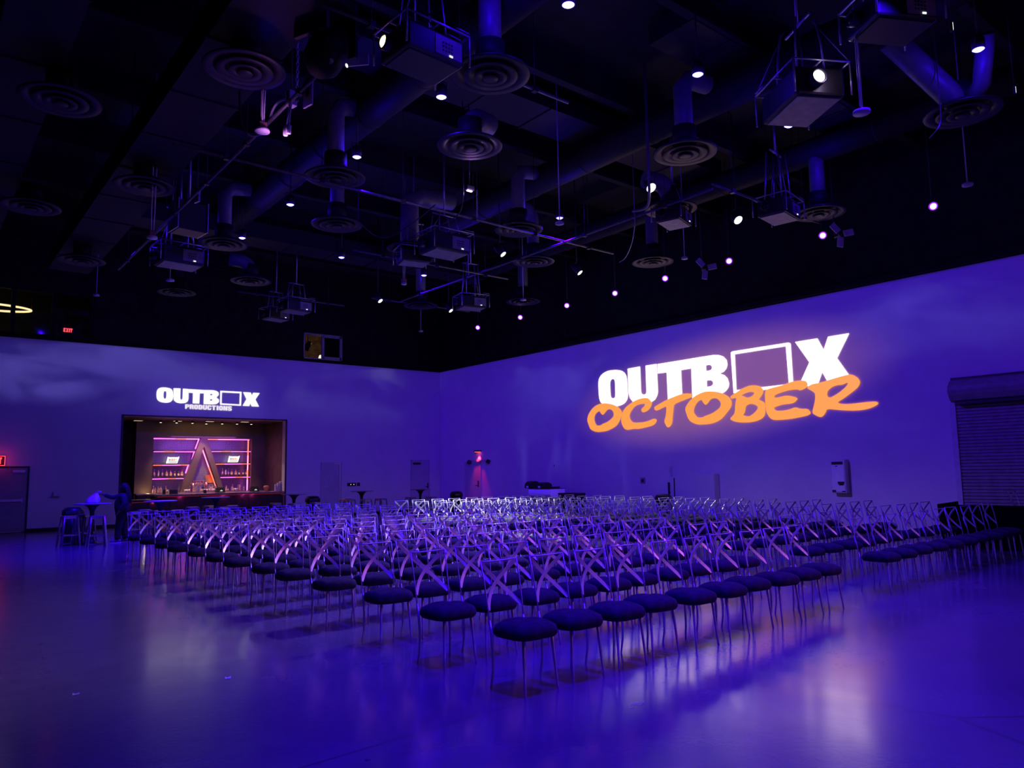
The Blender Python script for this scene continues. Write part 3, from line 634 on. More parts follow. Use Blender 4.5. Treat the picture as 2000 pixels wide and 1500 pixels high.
# A-shaped beams
P_ = lambda x, y: (at(290+x/9.524, 840+y/9.524, y=YA-.05).x, at(290+x/9.524, 840+y/9.524, y=YA-.05).z)
My = Matrix(((1, 0, 0, 0), (0, 0, -1, YA+.14), (0, 1, 0, 0), (0, 0, 0, 1)))
t = thing('beam_frame', 'bronze A-shaped beam frame standing in the middle of the bottle wall', 'frame')
B().prism([P_(985, 150), P_(1045, 130), P_(1035, 305), P_(745, 1150), P_(590, 1150)], .19, My).obj('beam', M_BROWN, t)
B().prism([P_(1045, 130), P_(1100, 150), P_(1410, 1150), P_(1320, 1150), P_(1035, 305)], .19, My).obj('beam', M_BROWN, t)
M_MAG = glow('magenta_led', (1, .10, .95), 4.5); M_RED = glow('red_led', (1, .09, .06), 4.0); M_PNK = glow('pink_led', (1, .16, .34), 4.0)
# shelves
def px_at(x, y, Y): return at(290+x/9.524, 840+y/9.524, y=Y)
SH = {}
for side, rows in (('left', ((100, 880, 382), (90, 760, 632), (75, 655, 885))), ('right', ((1165, 1905, 380), (1250, 1895, 612), (1345, 1890, 858)))):
    for k, (xa, xb, yy) in enumerate(rows):
        pa, pb = px_at(xa, yy, YA+.1), px_at(xb, yy, YA+.1)
        z = (pa.z+pb.z)/2
        pl_ = ('highest', 'middle', 'lowest')[k]
        t = thing('bar_shelf', '%s lit bottle shelf on the %s side of the A-shaped beams' % (pl_, side), 'shelf', (0, 0, 0), group='lit bottle shelves')
        B().rect((pa.x, YA+.12, z-.03), (pb.x, YT, z+.03)).obj('board', M_WOOD, t)
        n = 4; L_ = (pb.x-pa.x)/n
        for s_ in range(n):
            B().rect((pa.x+s_*L_, YA+.10, z-.055), (pa.x+(s_+1)*L_, YA+.125, z-.035)).obj('led_strip', M_RED if (s_+k) % 3 == 1 else M_MAG, t)
        SH[side, k] = (pa.x, pb.x, z+.03)
t = thing('led_strip_light', 'magenta strip light along the top edge of the lit bottle wall', 'strip light')
zt_ = nt_-.03
segs = ((105, 500, M_MAG), (500, 700, M_RED), (700, 935, M_PNK), (1100, 1300, M_RED), (1300, 1560, M_PNK), (1560, 1880, M_MAG))
for xa, xb, m_ in segs: B().rect((px_at(xa, 0, YA+.1).x, YA+.09, zt_-.03), (px_at(xb, 0, YA+.1).x, YA+.12, zt_)).obj('led_segment', m_, t)
t = thing('led_strip_light', 'vertical red strip light at the far end of the bottle shelves', 'strip light')
xv = px_at(1850, 500, YA+.1).x
for za, zb_, m_ in ((2.55, nt_-.03, M_RED), (1.95, 2.55, M_PNK), (1.55, 1.95, M_RED), (1.12, 1.55, M_MAG)): B().rect((xv-.02, YA+.09, za), (xv+.02, YA+.12, zb_)).obj('led_segment', m_, t)
t = thing('led_strip_light', 'slanting red strip light inside the far leg of the A-shaped beams', 'strip light')
pts = [px_at(x, y, YA+.22) for x, y in ((1000, 350), (1120, 690), (1250, 1040))]
B().tube(pts[:2], .022, 6).obj('led_segment', M_PNK, t); B().tube(pts[1:], .022, 6).obj('led_segment', M_RED, t)
t = thing('led_strip_light', 'short magenta strip lights down the near leg of the A-shaped beams', 'strip light')
for p0, p1 in (((940, 160), (870, 350)), ((850, 400), (800, 590)), ((745, 640), (690, 800))):
    B().tube([px_at(*p0, YA+.2), px_at(*p1, YA+.2)], .02, 6).obj('led_segment', M_MAG, t)
t = tag(B().prism([P_(1115, 850), P_(1225, 820), P_(1285, 975), P_(1150, 985)], .02, Matrix.Translation((0, .3, 0)) @ My).obj('brass_plate', mat('brass_plate', (.75, .48, .12), .35, metal=.6)), 'yellow brass plate behind the far leg of the A-shaped beams', 'plate')
lamp('bar_back_light', 'AREA', (9.4, 30.4, 3.7), 16, (1, .60, .30), 1.0, (9.4, 31.0, 1.0)).data.size = 2.5
lamp('bar_magenta_wash', 'AREA', (9.4, 31.2, 3.2), 75, (.40, .09, 1), 1.0, (9.4, 31.9, 1.6)).data.size = 2.5
lamp('bar_pilaster_uplight', 'POINT', (7.3, 31.15, 1.15), 3.0, (1, .68, .28), .05)
for k_, (px_, py_) in enumerate(((314,825.2),(345,826),(376,826.6),(403,828),(434,828),(463,828.3),(491,828.6))):
    p = at(px_, py_, y=30.7)
    t = thing('bar_spotlight', 'small warm spotlight under the bar ceiling, %s from the pilaster' % ORD[k_+1], 'spotlight', p, group='warm spotlights over the bar')
    B().lathe([(0, .13), (.045, .13), (.055, .0), (.045, .0)], 14).cyl((0, 0, .13), (0, 0, BZ1-p.z), .012, n=6).obj('housing', M_BLKM, t); B().lathe([(0, -.012), (.03, -.008), (.046, .004)], 14).obj('bulb', glow('warm_bulb', (1, .74, .40), 4.), t)
    lamp('bar_downlight_beam', 'SPOT', (p.x, p.y, p.z-.03), 240, (1, .64, .34), .04, (p.x, (29.6, 31.6)[k_ % 2], 1.0), 62, .9)
for px_ in (270, 347, 410, 478):
    p = at(px_, 821.5 + (px_-270)*.012, z=BZ1-.02)
    t = thing('ceiling_panel_light', 'square dim light panel set in the bar ceiling', 'light', (p.x, p.y, BZ1), group='square panels in the bar ceiling')
    B().box((0, 0, -.012), (.34, .24, .022)).obj('trim_frame', M_BLKM, t); B().box((0, 0, -.026), (.28, .18, .008)).obj('diffuser', glow('panel_dim', (1, .78, .5), .7), t)
# counter
t = thing('bar_counter', 'long dark bar counter with red light under its top edge', 'bar counter')
B().rect((7.15, YW-.08, 1.03), (BX1-.02, YW+.62, 1.085)).obj('countertop', mat('counter_top', (.48, .34, .26), .25, var=.25, spec=.6), t)
b = B()
b.rect((BX0+.02, YW+.02, 0), (7.15, YW+.08, .86)); b.rect((7.15, YW+.1, 0), (BX1-.02, YW+.16, 1.03))
for k in range(24): b.rect((6.2+k*.24, YW+.085 if k > 3 else YW+.005, .1), (6.22+k*.24, YW+.1 if k > 3 else YW+.02, .9))
b.obj('front_panel', mat('very_dark_panel', (.022, .012, .012), .5), t)
B().rect((BX0+.02, YW-.1, .86), (7.15, YW+.6, .92)).rect((7.10, YW-.08, .86), (7.15, YW+.62, 1.04)).obj('low_countertop', M_WOOD, t)
B().rect((7.2, YW+.02, .985), (BX1-.05, YW+.05, 1.01)).rect((BX0+.05, YW-.04, .82), (7.1, YW-.01, .84)).obj('led_strip', glow('deep_red_led', (1, .04, .02), .16), t)
for x in (6.25, 7.05, 8.0, 9.55, 10.3, 10.65): lamp('counter_magenta_light', 'POINT', (x, YW-.02, .97 if x > 7.2 else .8), 1.1 if x > 7.2 else .5, (1, .06, .55), .02)
t = thing('back_counter', 'dark back counter under the bottle shelves behind the bar', 'counter')
B().rect((6.85, 30.95, 1.05), (BX1-.05, YA-.06, 1.10)).obj('countertop', mat('counter_top', (.48, .34, .26), .25), t); B().rect((6.9, 31.0, 0), (BX1-.1, YA-.08, 1.05)).obj('base_cabinet', M_WOOD, t)
# bottles
def glass_mat(n, c): return mat('bottle_' + n, c, .12, spec=.6, coat=.4)
def make_bottle(n, col, label_col, H=.29, R=.038, cap=(.02, .02, .02), shape=0):
    t = thing('bottle', 'bottle', 'bottle', (0, 0, -50))
    if shape == 0: pf = [(0, 0), (R, .005), (R, H*.60), (R*.85, H*.68), (R*.36, H*.76), (R*.34, H*.95)]
    elif shape == 1: pf = [(0, 0), (R*1.25, .005), (R*1.25, H*.5), (R*1.1, H*.6), (R*.4, H*.66), (R*.38, H*.94)]
    else: pf = [(0, 0), (R*1.1, .01), (R*1.3, H*.25), (R*.8, H*.55), (R*.36, H*.7), (R*.36, H*.94)]
    B().lathe(pf, 14).obj('glass', glass_mat(n, col), t)
    B().lathe([(R*.42, H*.92), (R*.45, H*1.0), (0, H*1.0)], 12).obj('cap', mat('cap_%g' % cap[0], cap, .4), t)
    r_ = pf[1][0]*1.02
    B().lathe([(r_, H*.15), (r_, H*.45)], 14).obj('paper_label', mat('label_%s' % n, label_col, .6), t)
    return t
KIND = [make_bottle('clear', (.42, .34, .40), (.55, .45, .40), .30, .038), make_bottle('amber', (.34, .15, .05), (.62, .45, .25), .27, .042, (.5, .1, .08), 1),
        make_bottle('dark', (.05, .03, .03), (.65, .52, .3), .28, .040, (.04, .03, .03), 0), make_bottle('rose', (.46, .18, .26), (.6, .4, .4), .29, .036, (.7, .6, .3), 2),
        make_bottle('gold', (.60, .38, .12), (.7, .55, .35), .25, .036, (.6, .55, .5), 0)]
KN = ['clear', 'amber', 'dark', 'rose-coloured', 'golden']
used = set()
def bottle(k, loc, label, group, s=1.0):
    o = dup(KIND[k], loc, random.uniform(0, 6), label, group, first=k not in used); used.add(k); o.scale = (s, s, s); return o
for side, pxs, ks, word_ in (('left', (301, 309.5, 317, 325, 333, 341, 348.5, 355), (3, 0, 3, 1, 1, 2, 2, 1), 'near'), ('right', (435, 441, 446.5, 453, 460, 467, 475, 482), (3, 0, 3, 1, 1, 2, 2, 1), 'far')):
    zs = SH[side, 2][2]
    for i, (px_, k) in enumerate(zip(pxs, ks)):
        p = at(px_, 925, y=YA+.25)
        j = (len(pxs)-i) if side == 'left' else i+1
        bottle(k, (p.x, YA+.25+random.uniform(-.03, .05), zs), '%s bottle on the lowest %s-side shelf, %s from the A-shaped beam' % (KN[k], word_, ORD[j]), 'bottles on the lit shelves')
i = 0
for px_ in (299, 303.5, 307, 311.5, 315, 319.5, 323, 372, 376.5, 381, 385, 389.5, 396, 401, 406, 411, 415.5, 420, 441, 446, 451.5, 464, 469, 474):
    i += 1; k = (1, 3, 4, 4, 0, 4, 2)[i % 7]
    p = at(px_, 955, y=31.2)
    bottle(k, (p.x, 31.06+.09*((i*7) % 3), 1.10), '%s bottle on the back counter, %s one counted from the pilaster' % (KN[k], ('%d' % i)+('st' if i in (1, 21) else 'nd' if i in (2, 22) else 'rd' if i in (3, 23) else 'th')), 'bottles on the back counter', .98 if i % 2 else .82)
# tumblers standing among the bottles
t0 = thing('tumbler', 'tumbler', 'glass', (0, 0, -45))
B().lathe([(0, 0), (.032, .0), (.040, .12), (.036, .12), (.030, .012), (0, .012)], 14).obj('glass', mat('pale_glass', (.75, .66, .48), .15, spec=.8), t0)
B().lathe([(0, .014), (.030, .014), (.034, .07), (0, .07)], 12).obj('drink', mat('amber_drink', (.65, .42, .14), .2), t0)
for i, px_ in enumerate((327, 331, 361, 365, 369, 394, 399, 404, 409, 414, 418, 423, 437, 455, 459, 461)):
    p = at(px_, 956, y=31.0); dup(t0, (p.x, 30.985, 1.10), 0, 'small tumbler on the front edge of the back counter, %s from the pilaster end' % ('%dth' % (i+1) if i > 2 else ORD[i+1]), 'tumblers on the back counter', i == 0)
# lit bar signs
for px_, side, word_ in ((337, 'left', 'near'), (456, 'right', 'far')):
    p = at(px_, 899, y=YA+.22); z = SH[side, 1][2]
    t = thing('lit_sign', 'white-framed lit sign on the middle shelf, %s side of the A-shaped beams' % word_, 'sign', (p.x, YA+.22, z), group='lit signs on the shelves')
    Ms = Matrix(((1, 0, 0, 0), (0, 0, -1, 0), (0, 1, 0, 0), (0, 0, 0, 1)))
    b = B(); b.prism([(-.24, 0), (.17, 0), (.24, .23), (.24, .27), (.19, .24), (-.14, .24), (-.18, .26), (-.19, .22)], .03, Ms); b.obj('white_frame', glow('sign_white', (1, .98, .90), 1.6), t)
    b = B(); b.prism([(-.18, .03), (.14, .03), (.16, .055), (-.17, .055)], .036, Ms); b.obj('dark_band', M_BLK, t)
    for k, (x, c_) in enumerate(((-.15, (.12, .12, .14)), (-.09, (.3, .3, .32)), (-.03, (.85, .12, .06)), (.03, (.9, .25, .06)), (.09, (1, .6, .08)))):
        B().prism([(x, .09), (x+.04, .09), (x+.055, .18), (x+.015, .18)], .036, Ms).obj('sign_letter', glow('sign_c%d' % k, c_, .9), t)
# counter-top equipment
for px_, nm in ((430, 'nearer the A-shaped beams'), (497, 'at the far end of the bar')):
    p = at(px_, 958, y=YW+.35)
    t = thing('payment_terminal', 'black payment terminal with a small white emblem, %s' % nm, 'terminal', (p.x, YW+.35, 1.085), group='payment terminals')
    B().prism([(-.14, 0), (.14, 0), (.08, .16), (-.02, .2)], .30, Matrix(((0, 0, 1, -.15), (1, 0, 0, 0), (0, 1, 0, 0), (0, 0, 0, 1)))).obj('case', M_BLK, t)
    B().rect((-.05, -.148, .06), (.05, -.143, .075)).rect((-.035, -.148, .078), (.035, -.143, .09)).rect((-.018, -.148, .093), (.018, -.143, .103)).obj('emblem', glow('emblem', (.9, .9, .9), .9), t)
for px_, s_, nm in ((320, (.10, .10, .17), 'tall narrow black box on the bar counter, nearest the pilaster'), (338, (.30, .18, .16), 'wide black box on the bar counter beside the narrow one'), (400, (.10, .1, .12), 'small black box on the bar counter below the A-shaped beams')):
    p = at(px_, 960, y=YW+.3)
    t = thing('napkin_box', nm, 'box', (p.x, YW+.3, 1.085)); B().box((0, 0, s_[2]/2), s_, bevel=.008).obj('case', M_BLK, t); B().box((0, -.01, s_[2]+.004), (s_[0]*.7, s_[1]*.5, .008)).obj('opening', M_BLKM, t)
pa, pb = at(372, 944.5, y=31.15), at(409, 943.5, y=31.15)
t = thing('tap_rail', 'copper tap rail with a row of handles below the A-shaped beams', 'beer taps', (0, 0, 0))
M_COP = mat('copper', (.80, .38, .22), .25, metal=.8)
B().cyl((pa.x, 31.15, pa.z), (pb.x, 31.15, pa.z), .028).cyl((pa.x+.1, 31.15, 1.09), (pa.x+.1, 31.15, pa.z), .03).cyl((pb.x-.1, 31.15, 1.09), (pb.x-.1, 31.15, pa.z), .03).cyl((9.43, 31.15, 1.09), (9.43, 31.15, pa.z+.05), .035).obj('rail', M_COP, t)
for k in range(8):
    x = pa.x+.12+(pb.x-pa.x-.24)*k/7
    B().cyl((x, 31.12, pa.z), (x, 31.06, pa.z-.07), .011).lathe([(0, 0), (.012, 0), (.018, .1), (0, .11)], 8, (x, 31.13, pa.z+.01)).obj('tap', M_COP, t)
p0, p1 = at(515, 921, y=32.0), at(540, 958, y=32.0)
t = thing('fridge', 'dark upright glass fridge with pale frame behind the far end of the bar', 'fridge', ((p0.x+p1.x)/2, 32.2, 0))
hw = (p1.x-p0.x)/2
B().rect((-hw, 0, 0), (hw, .5, p0.z)).obj('case', M_BLK, t)
B().rect((-hw, -.03, 0), (-hw+.05, 0, p0.z)).rect((hw-.05, -.03, 0), (hw, 0, p0.z)).rect((-hw, -.03, p0.z-.05), (hw, 0, p0.z)).obj('door_frame', mat('pale_metal', (.5, .42, .33), .4, metal=.4), t)
B().rect((-hw+.05, -.015, .1), (hw-.05, -.005, p0.z-.05)).obj('glass_door', M_GLASSD, t)
for k, px_ in enumerate((538, 542.5, 547)):
    p = at(px_, 957, y=YW+.35)
    t = thing('cup_stack', 'stack of plastic cups at the far end of the bar, %s' % ('shortest', 'middle height', 'tallest')[k], 'cups', (p.x, YW+.35, 1.085), group='cup stacks')
    pf = []
    for q in range(10+k*3): pf += [(.036, .02*q+.0), (.042, .02*q+.018)]
    B().lathe([(0, 0)]+pf+[(.04, .02*(10+k*3)+.06), (0, .02*(10+k*3)+.06)], 14).obj('cup', mat('cup_plastic', (.6, .55, .52), .35, spec=.5), t)
p = at(520, 951, y=YW+.45)
t = thing('ornament', 'orange wicker heart-shaped ornament at the far end of the bar', 'ornament', (p.x, YW+.45, 1.085))
B().lathe([(.0, 0), (.05, .02), (.1, .12), (.11, .18), (.07, .23), (0, .21)], 16).obj('basket', mat('orange_wicker', (.55, .24, .09), .7, var=.4, vscale=40), t)
p = at(247, 941, y=YW+.4)
t = thing('notice_panel', 'small upright tan panel on the passage wall left of the bar', 'panel', (p.x, 30.4, 1.62)); 
B().rect((-.09, 0, -.25), (.09, .03, .25)).obj('board', mat('tan_board', (.55, .34, .2), .5), t); B().rect((-.07, -.006, .05), (.07, 0, .2)).obj('paper', M_PAPER, t); t.location.x = BX0+.12

# ------------------------------------------------------------------ hi-top tables, stools, bins
def make_table():
    t = thing('bar_table', 'round table', 'table', (0, 0, -40))
    B().lathe([(0, 1.025), (.40, 1.025), (.43, 1.04), (.43, 1.05), (.40, 1.055), (0, 1.055)], 40).obj('tabletop', mat('pale_tabletop', (.42, .42, .45), .3), t)
    B().lathe([(0, 0), (.30, 0), (.30, .012), (.18, .035), (.08, .12), (.05, .3), (.045, .7), (.06, .86), (.11, .96), (.2, 1.022), (0, 1.024)], 28).obj('pedestal', M_BLK, t)
    return t
TB = make_table()
TABLES = [((3.93, 22.45), 'round pedestal bar table holding the white bag', ), ((5.69, 22.83), 'round pedestal bar table beside the standing person, nearest the bar'), ((7.79, 24.72), 'round pedestal bar table in front of the middle of the bar'),
          ((10.65, 25.38), 'round pedestal bar table just past the far end of the bar'), ((13.94, 26.71), 'round pedestal bar table by the black wall intercom'), ((16.54, 26.61), 'round pedestal bar table in front of the door nearest the corner')]
for i, (p, l) in enumerate(TABLES): dup(TB, (*p, 0), 0, l, 'round pedestal bar tables', i == 0)
def make_stool():
    t = thing('bar_stool', 'stool', 'stool', (0, 0, -40))
    b = B(); b.box((0, 0, .752), (.31, .31, .016), bevel=.006); b.lathe([(0, .762), (.11, .762), (.13, .758)], 20); b.obj('seat', M_STOOL, t)
    b = B()
    for k in range(4):
        Mk = Matrix.Rotation(k*PI/2, 4, 'Z'); b.box((0, .152, .715), (.30, .008, .06), M=Mk)
    b.obj('apron', M_STOOL, t)
    for sx, sy in ((1, 1), (1, -1), (-1, 1), (-1, -1)):
        q = Matrix.Identity(4)
        b = B(); A_, E_ = Vector((sx*.145, sy*.145, .74)), Vector((sx*.215, sy*.215, .0))
        b.tube([A_, A_.lerp(E_, .5), E_], .02, flat=((sx, sy, 0), .062, .022)); b.tube([A_, E_], [.026, .013], 6); b.obj('leg', M_STOOL, t)
    b = B(); z = .27; r_ = .145+.07*(.74-z)/.74
    for k in range(4):
        a0, a1 = (Vector((r_*x, r_*y, z)) for x, y in (((1, 1), (-1, 1)), ((-1, 1), (-1, -1)), ((-1, -1), (1, -1)), ((1, -1), (1, 1)))[k])
        b.tube([a0, a1], .01, flat=((0, 0, 1), .008, .028))
    b.obj('foot_rail', M_STOOL, t)
    return t
ST = make_stool()
STOOLS = [((3.42, 22.44), .1, 'metal stool at the white-bag table, on the side nearest the push-bar door'), ((3.87, 23.06), .5, 'metal stool at the white-bag table, on the wall side'), ((3.93, 21.72), -.1, 'metal stool at the white-bag table, on the open-floor side'),
 ((5.15, 23.35), .2, 'metal stool directly behind the standing person'), ((5.66, 24.5), 0, 'metal stool between the person and the bar, closest to the low counter'), ((5.75, 23.42), .3, 'metal stool beside the table next to the person, wall side'), ((6.25, 23.2), -.2, 'metal stool beside the table next to the person, chair side'),
 ((7.2, 25.09), 0, 'metal stool in front of the bar, nearest the person'), ((7.85, 25.45), .2, 'metal stool in front of the bar, close to the counter'), ((7.79, 24.02), .1, 'metal stool at the middle bar table, on the chair side'), ((8.43, 25.04), -.2, 'metal stool at the middle bar table, on the corner side'),
 ((10.15, 25.75), 0, 'metal stool near the far end of the bar, wall side'), ((10.34, 24.6), .2, 'metal stool near the far end of the bar, chair side'), ((11.25, 24.9), .1, 'metal stool near the far end of the bar, beside the round bin'),
 ((13.2, 26.25), .1, 'metal stool by the intercom table, nearest the bar'), ((13.55, 27.3), .3, 'metal stool by the intercom table, wall side'), ((13.7, 25.9), .0, 'metal stool by the intercom table, chair side'), ((14.5, 26.2), .2, 'metal stool by the intercom table, corner side'),
 ((15.9, 26.3), .1, 'metal stool at the table nearest the corner, bar side'), ((16.6, 25.9), .2, 'metal stool at the table nearest the corner, chair side')]
for i, (p, r_, l) in enumerate(STOOLS): dup(ST, (*p, 0), r_, l, 'metal bar stools', i == 0)
def make_bin():
    t = thing('waste_bin', 'bin', 'bin', (0, 0, -40))
    B().lathe([(0, 0), (.23, 0), (.25, .72), (0, .72)], 28).obj('body', M_BLK, t)
    B().lathe([(.26, .72), (.27, .74), (.265, .84), (.20, .92), (.10, .935), (0, .935)], 28).obj('domed_lid', M_BLKM, t)
    B().box((0, -.25, .80), (.24, .05, .08), bevel=.01).obj('flap', mat('shiny_flap', (.2, .2, .22), .2, metal=.6), t)
    return t
WBN = make_bin()
for i, (p, l) in enumerate((((3.70, 23.75), 'black round bin behind the stools of the white-bag table'), ((11.75, 26.3), 'black round bin between the bar end and the chrome-edged door'), ((17.9, 26.0), 'black round bin in the room corner by the red wall light'), ((18.55, 15.6), 'black bin against the right wall under the pull bar'))): dup(WBN, (*p, 0), -.4, l, 'black waste bins', i == 0)
# white bag
t = thing('plastic_bag', 'white crumpled plastic bag standing on the bar table, held at its top', 'bag', (3.93, 22.42, 1.056))
b = B(); rr = random.Random(3); n = 28
pf = [(.0, 0), (.115, .0), (.13, .05), (.112, .12), (.088, .17), (.058, .215), (.03, .25), (.035, .27), (.05, .30)]
b.lathe(pf, n)
for v in b.bm.verts:
    a = math.atan2(v.co.y, v.co.x); r_ = math.hypot(v.co.x, v.co.y)
    k = 1+.16*math.sin(5*a+v.co.z*20)+.12*math.sin(9*a-v.co.z*33)+rr.uniform(-.08, .08)
    v.co.x = v.co.x*k*1.15+.10*max(0, v.co.z-.1)/.2; v.co.y = v.co.y*k*.85
b.obj('bag_body', mat('white_polythene', (.85, .85, .88), .35, spec=.6), t)
b = B(); b.tube([(.11, 0, .27), (.14, .02, .31), (.19, .01, .295), (.15, -.01, .275)], .012, 6).obj('bag_handle', mat('white_polythene', (.85, .85, .88), .35), t)

# ------------------------------------------------------------------ the standing person
def skin(name, nodes, edges, material, parent, levels=2):
    me = bpy.data.meshes.new(name); me.from_pydata([n_[0] for n_ in nodes], edges, [])
    o = bpy.data.objects.new(name, me); C.objects.link(o)
    m1 = o.modifiers.new('s', 'SKIN'); m1.use_smooth_shade = True
    for v, n_ in zip(me.skin_vertices[0].data, nodes): v.radius = (n_[1], n_[2] if len(n_) > 2 else n_[1])
    me.skin_vertices[0].data[0].use_root = True
    m2 = o.modifiers.new('d', 'SUBSURF'); m2.levels = levels; m2.render_levels = levels
    bpy.context.view_layer.update()
    me2 = bpy.data.meshes.new_from_object(o.evaluated_get(bpy.context.evaluated_depsgraph_get()))
    o.modifiers.clear(); o.data = me2; me2.materials.clear(); me2.materials.append(material)
    for p in me2.polygons: p.use_smooth = True
    o.parent = parent; return o
PR = thing('person', 'standing person in dark sweatshirt and trousers reaching to a white bag on the table', 'person', (4.62, 22.30, 0), math.radians(166))
M_SKIN = mat('brown_skin', (.16, .085, .055), .5); M_TOP = mat('navy_sweatshirt', (.018, .02, .04), .85, var=.2, bump=.2, bscale=20); M_PANT = mat('dark_trousers', (.022, .022, .022), .85, var=.3); M_HAIR = mat('black_hair', (.008, .007, .008), .6, var=.4, bump=.5, bscale=30)
body = skin('body', [((0, 0, .84), .13), ((0, 0, 1.02), .12), ((0, 0, 1.18), .12), ((-.01, 0, 1.29), .06), ((.0, 0, 1.355), .048), ((.025, 0, 1.44), .085, .075), ((.03, 0, 1.51), .07, .065),
  ((0, .16, 1.25), .052), ((-.05, .26, 1.02), .042), ((.07, .245, .83), .030), ((.10, .235, .785), .028, .018),
  ((0, -.16, 1.25), .052), ((.27, -.20, 1.19), .042), ((.48, -.13, 1.27), .030), ((.53, -.12, 1.29), .028, .018),
  ((0, .09, .78), .09), ((.07, .10, .44), .06), ((.09, .10, .08), .04), ((0, -.09, .78), .09), ((-.03, -.10, .44), .06), ((-.10, -.10, .08), .04)],
 [(0, 1), (1, 2), (2, 3), (3, 4), (4, 5), (5, 6), (2, 7), (7, 8), (8, 9), (9, 10), (2, 11), (11, 12), (12, 13), (13, 14), (0, 15), (15, 16), (16, 17), (0, 18), (18, 19), (19, 20)], M_SKIN, PR)
b = B()      # face: nose, lips, brow, ears; five fingers on each hand
b.prism([(0, 0), (.022, -.012), (.006, -.05), (0, -.055)], .02, Matrix(((1, 0, 0, .103), (0, 0, 1, -.01), (0, 1, 0, 1.475), (0, 0, 0, 1))))
b.lathe([(0, .006), (.02, 0), (0, -.006)], 10, (.098, 0, 1.392), Matrix.Diagonal((.6, 1.2, 1, 1)))
for s_ in (-1, 1):
    b.lathe([(0, .008), (.012, 0), (0, -.008)], 8, (.095, s_*.032, 1.472), Matrix.Diagonal((.7, 1, 1, 1)))
    b.lathe([(0, .03), (.016, 0), (0, -.03)], 10, (.01, s_*.078, 1.455), Matrix.Diagonal((.8, .6, 1, 1)))
for k in range(4):
    y = .215+.013*k; L_ = (.05, .06, .056, .044)[k]
    b.tube([(.10, y, .79), (.125, y, .775-L_*.5), (.115, y-.005, .765-L_)], [.010, .009, .007], 8)
    y2 = -.14+.013*k
    b.tube([(.53, y2, 1.295), (.565, y2+.004, 1.30-.006*k), (.585, y2+.006, 1.275-.004*k)], [.010, .009, .007], 8)
b.tube([(.09, .21, .80), (.12, .195, .775), (.125, .20, .745)], [.012, .010, .008], 8)
b.tube([(.52, -.10, 1.28), (.55, -.085, 1.265), (.575, -.10, 1.262)], [.012, .010, .008], 8)
bm2 = b.mesh('tmp'); bmx = bmesh.new(); bmx.from_mesh(body.data); bmx.from_mesh(bm2); bmx.to_mesh(body.data); bmx.free()
for p in body.data.polygons: p.use_smooth = True
skin('sweatshirt', [((0, 0, .76), .20, .20), ((.01, 0, .93), .21, .20), ((.03, 0, 1.08), .205, .20), ((.0, 0, 1.2), .15, .17), ((-.01, 0, 1.30), .075),
  ((0, .18, 1.24), .085), ((-.05, .26, 1.02), .07), ((.05, .25, .85), .052), ((0, -.17, 1.24), .075), ((.26, -.205, 1.18), .062), ((.46, -.135, 1.262), .048)],
 [(0, 1), (1, 2), (2, 3), (3, 4), (3, 5), (5, 6), (6, 7), (3, 8), (8, 9), (9, 10)], M_TOP, PR)
skin('trousers', [((0, 0, .80), .13, .15), ((.02, .10, .72), .125), ((.07, .105, .44), .095), ((.09, .105, .07), .075), ((-.02, -.10, .72), .125), ((-.03, -.105, .44), .095), ((-.10, -.105, .07), .075)],
 [(0, 1), (1, 2), (2, 3), (0, 4), (4, 5), (5, 6)], M_PANT, PR)
hb = B()
hb.lathe([(0, 1.575), (.06, 1.56), (.098, 1.50), (.104, 1.44), (.098, 1.36), (0, 1.34)], 20, (-.025, 0, 0), Matrix.Diagonal((1, .92, 1, 1)))
for k in range(13):
    a = PI*.62+k*PI*.76/12; x, y = .095*math.cos(a)-.02, .095*math.sin(a)
    hb.tube([(x*.6, y*.6, 1.54), (x*1.15, y*1.1, 1.44), (x*1.3-.03, y*1.15, 1.25), (x*1.1-.07, y*.95, 1.02+.02*(k % 3))], [.02, .024, .022, .012], 7)
hb.obj('hair', M_HAIR, PR)
B().lathe([(0, 0), (.042, 0)], 18, (.168, .06, 1.12), Matrix.Rotation(PI/2, 4, 'Y') @ Matrix.Rotation(.3, 4, 'X')).obj('badge', mat('pale_badge', (.5, .5, .55), .5), PR)
for y, dx in ((.105, .10), (-.105, -.09)):
    sh = B().tube([(dx-.09, y, .055), (dx-.02, y, .075), (dx+.08, y, .05), (dx+.16, y, .03)], [.045, .05, .045, .028], 12).obj('shoe', mat('grey_sneaker', (.18, .18, .22), .6), PR)
    B().box((dx+.035, y, .012), (.29, .095, .024), bevel=.01).obj('sole', M_WHITE, sh)

# ------------------------------------------------------------------ buffet by the right wall
pa, pb = at(1032, 954, x=18.17), at(1104, 954, x=18.93)
zt_ = pa.z; yc = (pa.y+pb.y)/2; L_ = abs(pa.y-pb.y)
t = thing('buffet_table', 'tall buffet table with pale pleated skirt against the right wall', 'table', (18.55, yc, 0))
B().rect((-.38, -L_/2, zt_-.03), (.38, L_/2, zt_)).obj('tabletop', M_BLK, t)
b = B(); n = 26
pts = [(-.36-.03*(k % 2), L_/2-L_*k/(n*2), 0) for k in range(n*2+1)]+[(-.36+.72*k/24, -L_/2-.03*(k % 2), 0) for k in range(1, 25)]
for (x0, y0, _), (x1, y1, _) in zip(pts, pts[1:]):
    vs = [b.bm.verts.new(v) for v in ((x0, y0, zt_-.02), (x1, y1, zt_-.02), (x1, y1, zt_-.30), (x0, y0, zt_-.30))]; b.bm.faces.new(vs)
b.obj('skirt', mat('pale_cloth', (.85, .85, .9), .7), t)
for sy in (-1, 1):
    for sx in (-1, 1): B().cyl((sx*.33, sy*(L_/2-.06), 0), (sx*.33, sy*(L_/2-.06), zt_-.03), .022).obj('leg', M_BLKM, t)
